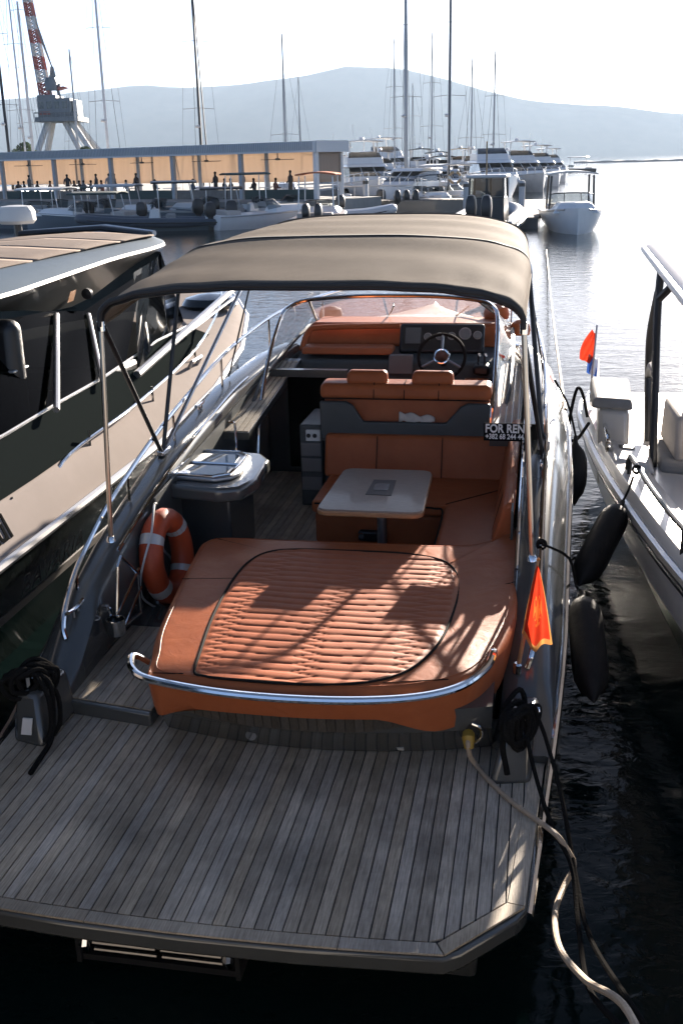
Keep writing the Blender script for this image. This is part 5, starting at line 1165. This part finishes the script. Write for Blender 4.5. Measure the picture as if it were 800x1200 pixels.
def sailboat(px, D, toppy, label, m_='mast', spread=2, furl=None, r_=.11, yaw=math.pi, L=12, lean=0):
    top = hz_(px, toppy, D)
    y_ = wthing('sailboat', label, 'sailboat', (at(px, D, 170), D, 0), yaw, 'sailing yachts behind the moorings')
    MB().loft(hull_secs(L, L * .3, 1.1, 1.45)).build('hull', 'white', y_)
    tower([ring4(-.9, .9, -L * .15, L * .22, 1.15), ring4(-.7, .7, -L * .15, L * .14, 1.75)], 'coachroof', 'white', y_, .06)
    ms = MB().tube([(0, .5, 1.2), (lean * .5, .5, top * .5), (lean, .42, top)], [r_, r_ * .95, r_ * .6], 8).build('mast', m_, y_)
    MB().tube([(0, .4, 2.6), (0, -L * .36, 2.7)], .16, 8).build('boom', 'mast_dark', y_)
    sp = []
    for k in range(spread):
        z = top * (.42 + .27 * k); w_ = 1.25 - .3 * k; sp.append((z, w_))
        MB().tube([(-w_, .4, z - .02), (lean * z / top, .5, z + .06), (w_, .4, z - .02)], .022, 5).build('spreader', 'mast', ms)
    for s in (1, -1):
        MB().tube([(s * L * .14, .3, 1.2)] + [(s * w_, .4, z) for z, w_ in sp] + [(lean, .42, top - .1)], .009, 4).build('shroud', 'mast_dark', y_)
    MB().tube([(lean, .45, top - .2), (0, L * .49, 1.5)], .05 if furl else .016, 6).build('forestay', furl or 'mast_dark', y_)
    MB().tube([(lean, .4, top - .1), (0, -L * .48, 1.2)], .016, 4).build('backstay', 'mast_dark', y_)
    MB().lathe([(0, 0), (.16, .02), (.2, .12), (.12, .24), (0, .26)], (.18, .62, top * .34), 10).build('radar', 'white', ms)
    return y_
PI = math.pi
# near row at the left
rib(178, 60, R(95), 8.2, 2.7, 'navy inflatable boat with pale topped tubes and folded frame, broadside before the pergola', 'navy', 1, None)
dayboat(92, 63, R(78), 7.0, 2.4, 'small motorboat with white rail stripe lying left of the navy inflatable', 1.9, 'green_dark', 'bluegrey')
dayboat(34, 66, R(70), 7.5, 2.6, 'motorboat with long pale bimini at the far left of the quay', 2.15, 'white_dirty', 'bluegrey')
dayboat(183, 66.5, R(100), 6.5, 2.4, 'motorboat with black bimini lying behind the navy inflatable', 2.35, 'black', 'bluegrey')
dayboat(118, 68, R(80), 6.5, 2.3, 'motorboat with pale grey bimini under the standing guests', 2.2, 'pale_tube', 'bluegrey')
dayboat(312, 61, R(-62), 6.6, 2.3, 'white sports boat with tilted outboard, bow pointing right, left of the peach canopy', None, motors=1)
rib(294, 66, R(-70), 6.5, 2.3, 'inflatable boat with dark T-top behind the white sports boat', 'navy', 1, 2.75)
dayboat(376, 57, R(-8), 6.2, 2.4, 'boat with peach coloured bimini and two outboards', 2.75, 'peach_canvas', 'offwhite', 2)
rib(412, 63, R(-88), 4.6, 1.9, 'small white inflatable tender beside the peach bimini', 'white', 0, None, console=False, rtube=.3)
rib(404, 80, R(40), 7.5, 2.6, 'grey inflatable boat with pale arch behind the corner of the pergola', 'bluegrey', 1, None)
# black cabin boat and day boat nearer the open water
rc_ = rib(574, 53.5, R(-14), 9.0, 3.1, 'black cabin inflatable with two outboards and pale grey tubes', 'pale_tube', 2, None, False, True, .32)
rc_.scale = (1.12, 1.0, 1.22)
d1 = dayboat(671, 53.5, R(172), 8.6, 2.85, 'white hard-top motorboat lying bow on beside the floating pontoon', 2.25, 'white', motors=0, hard=True)
d1.scale = (1, 1, 1.12)
# middle group
yacht(429, 100, R(186), 15, 4.6, 'large flybridge motor yacht with dark lower hull, bow on right of the pergola', dark_low=True, ht=1.12)
yacht(398, 128, R(180), 13, 4.2, 'flybridge motor yacht partly hidden by the pergola corner', ht=1.1)
yacht(457, 165, R(200), 22, 6.5, 'tall white passenger yacht far behind with stepped decks', ht=1.45)
yacht(478, 84, R(150), 9.5, 3.3, 'white sports cruiser lying low before the tall mast', fly=False, hard=False)
rib(466, 78, R(5), 7.5, 2.7, 'boat with three outboards backed up to the pontoon', 'pale_tube', 3, None, False)
yacht(494, 130, R(180), 12, 4, 'flybridge yacht with grey bimini between the two tallest masts', soft=True, canopy='mast_dark')
yacht(513, 120, R(178), 11, 3.8, 'white yacht with dark canopy behind the boat with the lifebuoy', soft=True, canopy='mast_dark', ht=.9)
dayboat(531, 82, R(200), 9.5, 3.1, 'white motorboat with cream hard top moored at the pontoon end', 2.9, 'white_dirty', motors=0)
yacht(541, 140, R(180), 12, 4.2, 'yacht with ochre wheelhouse far behind the black cabin boat', ht=1.0, soft=True, canopy='ochre')
yacht(578, 104, R(184), 13, 4.3, 'white motor yacht with black edged hard top, bow on above the black cabin boat', fly=True, hard=False, ht=1.15, canopy='mast_dark')
yacht(613, 118, R(190), 12, 3.9, 'flybridge yacht with dark sides second in the far row', ht=1.1, hull_m='white_dirty')
yacht(634, 140, R(190), 12, 4.0, 'flybridge yacht third in the far row', ht=1.05)
yacht(646, 165, R(188), 12, 4.0, 'farthest flybridge yacht at the end of the row', ht=1.0)
dayboat(667, 260, R(80), 12, 4, 'dark workboat crossing far out near the breakwater', 3.2, 'hull_dark', 'hull_dark', 0)
# more craft packed into the middle and along the terrace
yacht(410, 112, R(176), 10.5, 3.5, 'white sports yacht close behind the pergola corner, without flybridge', fly=False, hard=True, ht=.95)
yacht(447, 122, R(183), 11, 3.7, 'flybridge yacht with beige canopy behind the large dark hulled yacht', soft=True, canopy='beige', ht=.95)
yacht(467, 108, R(190), 9, 3.1, 'low white cruiser tucked beside the tallest silver mast', fly=False, hard=False, ht=.85)
yacht(499, 98, R(172), 9.5, 3.2, 'low white cruiser with grey hard top right of the tallest silver mast', fly=False, ht=.85, soft=True, canopy='pale_tube')
yacht(521, 104, R(186), 10, 3.3, 'white cruiser with black canopy in front of the furled headsail', fly=False, ht=.9, soft=True, canopy='black')
yacht(556, 128, R(181), 11, 3.6, 'pale yacht half hidden left of the black edged hard top', ht=.95, hull_m='white_dirty')
yacht(598, 152, R(186), 11, 3.7, 'small distant flybridge yacht between the black edged hard top and the far row', ht=.95)
dayboat(488, 82, R(176), 6.5, 2.4, 'small open motorboat bow on at the middle pontoon', None, motors=0)
dayboat(508, 80, R(184), 6.8, 2.4, 'small motorboat with navy bimini at the middle pontoon', 2.2, 'navy', motors=0)
dayboat(63, 69, R(85), 6.0, 2.2, 'small motorboat with dark green bimini under the seated guests at far left', 2.1, 'green_dark', 'navy')
dayboat(240, 68, R(96), 6.2, 2.2, 'small motorboat with black cover in the empty fourth bay', 1.9, 'black', 'bluegrey')
dayboat(338, 67, R(80), 6.0, 2.2, 'small white motorboat below the last tall pergola post', None, motors=1)
for px, pose, c_, lab in [(33, 'stand', 3, 'guest in blue standing left of the second front post'), (57, 'sit', 4, 'guest in dark red seated before the second blind'), (86, 'sit', 1, 'guest in brown seated right behind the second front post'), (112, 'stand', 0, 'guest in black standing between the seated pair and the third bay'), (147, 'sit', 2, 'guest in pale grey seated behind the third front post'), (180, 'sit', 0, 'guest in black seated alone in the fourth bay'), (225, 'sit', 3, 'guest in blue seated right of the fourth front post'), (252, 'stand', 0, 'guest in black standing left of the right hand group'), (322, 'sit', 4, 'guest in dark red seated in the last bay'), (340, 'stand', 1, 'guest in brown standing in the last bay')]: person(px, Dfront(px) + .4, pose, 'cloth%d' % c_, lab, R(random.choice([60, 120, 200, 260, 300, 20])))
# lifebuoy ring on the pontoon boat
bq = wthing('lifebuoy', 'round brown and grey lifebuoy hung on the boat at the pontoon end', 'lifebuoy', (at(533, 77.5), 77.5, hz_(533, 208, 77.5)), 0)
rr_ = [(0.38 * math.cos(2 * PI * k / 20), 0, .38 * math.sin(2 * PI * k / 20)) for k in range(20)]
MB().tube(rr_, .09, 8, closed=True).build('ring', 'ochre', bq)
for a in (0, 90, 180, 270): MB().tube([(.38 * math.cos(R(a + k * 8)), 0, .38 * math.sin(R(a + k * 8))) for k in range(-2, 3)], .095, 8).build('band', 'reflective', bq)
# sailing yachts
sailboat(12, 95, -60, 'sailing yacht with black mast at the far left', 'mast_dark', 2, r_=.13)
sailboat(31, 100, -40, 'sailing yacht with slim pale mast, second from the far left', 'white', 2, r_=.09)
sailboat(40, 106, 2, 'sailing yacht with thick white mast beside the crane boom', 'white', 3, r_=.15)
sailboat(93, 108, 58, 'sailing yacht with short grey mast right of the crane', 'mast', 1)
sailboat(128, 92, -70, 'sailing yacht with white mast standing above the third pergola bay', 'white', 2, r_=.12)
sailboat(235, 90, -45, 'sailing yacht with dark mast and twin slanting stays above the pergola', 'mast_dark', 2, 'mast_dark', yaw=R(192))
sailboat(335, 96, 40, 'sailing yacht with grey mast above the right end of the pergola', 'mast', 1, r_=.09)
sailboat(352, 140, 90, 'distant sailing yacht with thin mast right of the grey one', 'mast', 1, r_=.08)
sailboat(475, 92, -70, 'sailing yacht with the thickest silver mast in the middle of the harbour', 'mast', 3, r_=.17)
sailboat(462, 130, 45, 'distant sailing yacht left of the thickest silver mast', 'mast', 2, r_=.08)
sailboat(483, 150, 98, 'distant sailing yacht with short mast right of the thickest silver mast', 'mast', 2, r_=.08)
sailboat(505, 125, 38, 'sailing yacht with thin mast and high spreaders between the tall ones', 'mast', 2, r_=.09)
sailboat(526, 88, -75, 'sailing yacht with silver mast and dark furled headsail', 'mast', 2, 'mast_dark', .13, R(174))
sailboat(551, 110, 66, 'sailing yacht with slim mast carrying a small platform', 'mast', 1, r_=.09)
sailboat(577, 115, 60, 'sailing yacht mast rising behind the black edged hard top', 'mast', 2, r_=.11)
# ---------------------------------------------------------------- pontoons, piles, breakwater
def pontoon(a, b, w_, z, label, m_='dock'):
    a, b = Vector(a), Vector(b); d = (b - a); L = d.length; yaw = math.atan2(d.y, d.x)
    p_ = wthing('pontoon', label, 'pontoon', (a.x, a.y, 0), yaw, 'floating pontoons')
    MB().box(0, L, -w_ / 2, w_ / 2, -.3, z - .06).build('float', 'hull_dark', p_)
    n = min(60, int(L / .45))
    for k in range(n): MB().box(L * k / n + .02, L * (k + 1) / n - .02, -w_ / 2, w_ / 2, z - .058, z).build('plank', m_, p_, smooth=0)
    return p_
pontoon((at(398, 76), 76, 0), (at(560, 74), 74, 0), 2.4, .85, 'long dark pontoon crossing behind the canopy in the middle')
pontoon(onwater(606, 268), onwater(630, 243), 2.0, .55, 'short floating pontoon between the black cabin boat and the hard-top boat')
for px, D, h, lab in ((546, 72, 1.9, 'grey steel pile at the end of the middle pontoon'), (612, 66, 2.0, 'slim pile standing in the water right of the black cabin boat'), (428, 74, 2.2, 'short white post on the left end of the pontoon')):
    p_ = wthing('mooring_pile', lab, 'pile', (at(px, D), D, -1), 0, 'mooring piles')
    MB().lathe([(0, 0), (.18, 0), (.18, h + 1), (.12, h + 1.1), (0, h + 1.12)], (0, 0, 0), 12).build('shaft', 'pale_tube', p_); MB().lathe([(.19, h + .75), (.2, h + .75), (.2, h + .95), (.19, h + .95)], (0, 0, 0), 12).build('collar', 'black', p_)
rl2 = wthing('quay_railing', 'white handrail along the left part of the middle pontoon', 'railing', (at(398, 77), 77.2, .85), 0)
Lr = at(482, 77) - at(398, 77)
MB().tube([(0, 0, .9), (Lr, -.8, .9)], .05, 6).build('top_rail', 'white', rl2)
for k in range(6): MB().tube([(Lr * k / 5, -.16 * k, 0), (Lr * k / 5, -.16 * k, .9)], .035, 5).build('post', 'white', rl2)
bw = wthing('breakwater', 'long low breakwater on the horizon at the right', 'breakwater', (at(672, 600), 600, 0), 0)
MB().loft([[(x, -2.5 + math.sin(x * .05), -1), (x, 2.5, -1), (x, 1.2, 1.0 + .25 * math.sin(x * .31) + .2 * math.sin(x * .83)), (x, -1.2, .9 + .2 * math.sin(x * .47))] for x in [k * 4 for k in range(0, 90)]]).build('rubble_mound', 'quay', bw)
# ---------------------------------------------------------------- harbour crane
DC = 190
cx0 = at(74, DC, 128); cz = lambda py: hz_(74, py, DC); cxp = lambda px, py=128: at(px, DC, py) - cx0
cr_ = wthing('harbour_crane', 'old harbour crane with red and white boom on white splayed legs', 'crane', (cx0, DC, 0), 0)
for a, b in (((50, 178), (58, 142)), ((112, 178), (84, 142))):
    for yq in (-2.5, 2.5):
        MB().tube([(cxp(a[0], 178), yq * 1.3, 0), (cxp(a[0], 178), yq * 1.3, cz(a[1])), (cxp(b[0]), yq * .6, cz(b[1]))], .55, 8).build('leg', 'white_dirty', cr_)
MB().tube([(cxp(98, 178), -2.2, cz(178)), (cxp(77), -1.6, cz(142))], .5, 8).build('leg', 'white_dirty', cr_)
MB().box(cxp(47), cxp(97), -4, 4, cz(143), cz(138)).build('slew_platform', 'crane_grey', cr_)
rlp = MB()
for k in range(11): x = cxp(47) + (cxp(97) - cxp(47)) * k / 10; rlp.tube([(x, -4, cz(138)), (x, -4, cz(133))], .07, 4)
rlp.tube([(cxp(47), -4, cz(133)), (cxp(97), -4, cz(133))], .08, 4); rlp.build('railing', 'crane_grey', cr_)
mh_ = MB().box(cxp(50), cxp(72), -3, 3, cz(138), cz(112)).box(cxp(70), cxp(88), -3, 3, cz(138), cz(116)).build('machine_house', 'crane_grey', cr_, bevel=.15)
for k in range(4): MB().box(cxp(52 + k * 9), cxp(57 + k * 9), -3.06, -3.0, cz(128), cz(120)).build('window', 'dark_glass', mh_)
MB().box(cxp(52), cxp(64), -3.2, -3.02, cz(135), cz(131.5)).build('warning_band', 'crane_red', mh_)
MB().box(cxp(89), cxp(94), -2, 2, cz(138), cz(118)).build('counterweight', 'white_dirty', cr_, bevel=.1)
afr = MB()
for a, b in (((60, 112), (66, 78)), ((72, 116), (66, 78)), ((58, 100), (74, 100)), ((62, 90), (70, 90))):
    afr.tube([(cxp(a[0]), 0, cz(a[1])), (cxp(b[0]), 0, cz(b[1]))], .28, 5)
afr.build('a_frame', 'crane_grey', cr_)
MB().lathe([(0, 0), (1.0, 0), (1.1, 1.2), (.8, 2.0), (0, 2.1)], (cxp(64), -.5, cz(106)), 10).build('winch_house', 'crane_grey', cr_)
MB().hexa([(cxp(72), -1, cz(106)), (cxp(82), -1, cz(103)), (cxp(82), 1, cz(103)), (cxp(72), 1, cz(106))], [(cxp(72), -1, cz(102)), (cxp(79), -1, cz(101.5)), (cxp(79), 1, cz(101.5)), (cxp(72), 1, cz(102))]).build('cab', 'crane_red', cr_)
# boom in red and white lengths, chords and lacing
bA, bB = Vector((cxp(54, 112), 0, cz(112))), Vector((cxp(27, -30), 0, cz(-30)))
def boom_pt(t_, s, q): c_ = bA.lerp(bB, t_); w_ = .85 * (1 - .4 * t_); return c_ + Vector((s * w_ * .9, q * w_, 0))
nseg = 9
for k in range(nseg):
    t0, t1 = k / nseg, (k + 1) / nseg; m_ = MB()
    for s, q in ((1, 1), (1, -1), (-1, 1), (-1, -1)): m_.tube([boom_pt(t0, s, q), boom_pt(t1, s, q)], .20, 5)
    for j in range(3):
        a, b = t0 + (t1 - t0) * j / 3, t0 + (t1 - t0) * (j + 1) / 3
        for q in (1, -1): m_.tube([boom_pt(a, 1, q), boom_pt(b, -1, q)], .12, 4).tube([boom_pt(a, -1, q), boom_pt(b, 1, q)], .12, 4)
    bs_ = m_.build('boom_section', 'crane_red' if k % 2 == 0 else 'white_dirty', cr_); bs_['kind'] = 'stuff'
MB().tube([(cxp(66), 0, cz(78)), bA.lerp(bB, .85)], .12, 4).tube([(cxp(66), .5, cz(80)), bA.lerp(bB, .7)], .12, 4).build('boom_cable', 'crane_grey', cr_)
# trees behind the pergola, between masts at far left
def tree(px, D, h, label):
    t_ = wthing('tree', label, 'tree', (at(px, D), D, ZF), 0, 'trees behind the pergola')
    MB().tube([(0, 0, 0), (.1, 0, h * .4), (.05, 0, h * .7)], [.22, .16, .08], 7).build('trunk', 'dock', t_)
    rd_ = random.Random(int(px)); m_ = MB()
    for k in range(900):
        a = rd_.uniform(0, 6.283); u_ = rd_.random(); rr = h * .27 * (.35 + .65 * math.sqrt(rd_.random())); z = h * (.42 + .56 * u_); rr *= math.sin(PI * min(1, .12 + .86 * u_)) ** .7 * (1 + .35 * math.sin(a * 3 + u_ * 5))
        c_ = Vector((math.cos(a) * rr, math.sin(a) * rr, z)); s = h * .035
        d1_ = Vector((rd_.uniform(-1, 1), rd_.uniform(-1, 1), rd_.uniform(-1, 1))).normalized(); d2_ = d1_.orthogonal().normalized()
        m_.add([c_ - d1_ * s, c_ + d2_ * s * .6, c_ + d1_ * s, c_ - d2_ * s * .6], [(0, 1, 2, 3)])
    m_.build('crown', M['leaf'], t_, smooth=0)
M['leaf'] = mat('leaf_green', (.045, .07, .03), .7, c2=(.08, .11, .05), scale=.8, translucent=.25)
tree(33, 118, hz_(33, 166, 118) - ZF, 'small dark tree behind the pergola left of the crane legs')
tree(103, 122, hz_(103, 171, 122) - ZF, 'low tree crown behind the pergola right of the crane')
# ================================================================== air: thin even haze round the whole scene
mz = bpy.data.materials.new('haze_air'); mz.use_nodes = True
t = mz.node_tree; t.nodes.remove(t.nodes['Principled BSDF'])
pv = t.nodes.new('ShaderNodeVolumePrincipled'); pv.inputs['Color'].default_value = (.60, .77, 1.0, 1); pv.inputs['Density'].default_value = HAZE; pv.inputs['Anisotropy'].default_value = .2
t.links.new(pv.outputs[0], t.nodes['Material Output'].inputs['Volume'])
hz = MB().box(-13900, 13900, -2900, 19900, -1.7, 470).build('haze', mz, None, smooth=0); hz['kind'] = 'stuff'
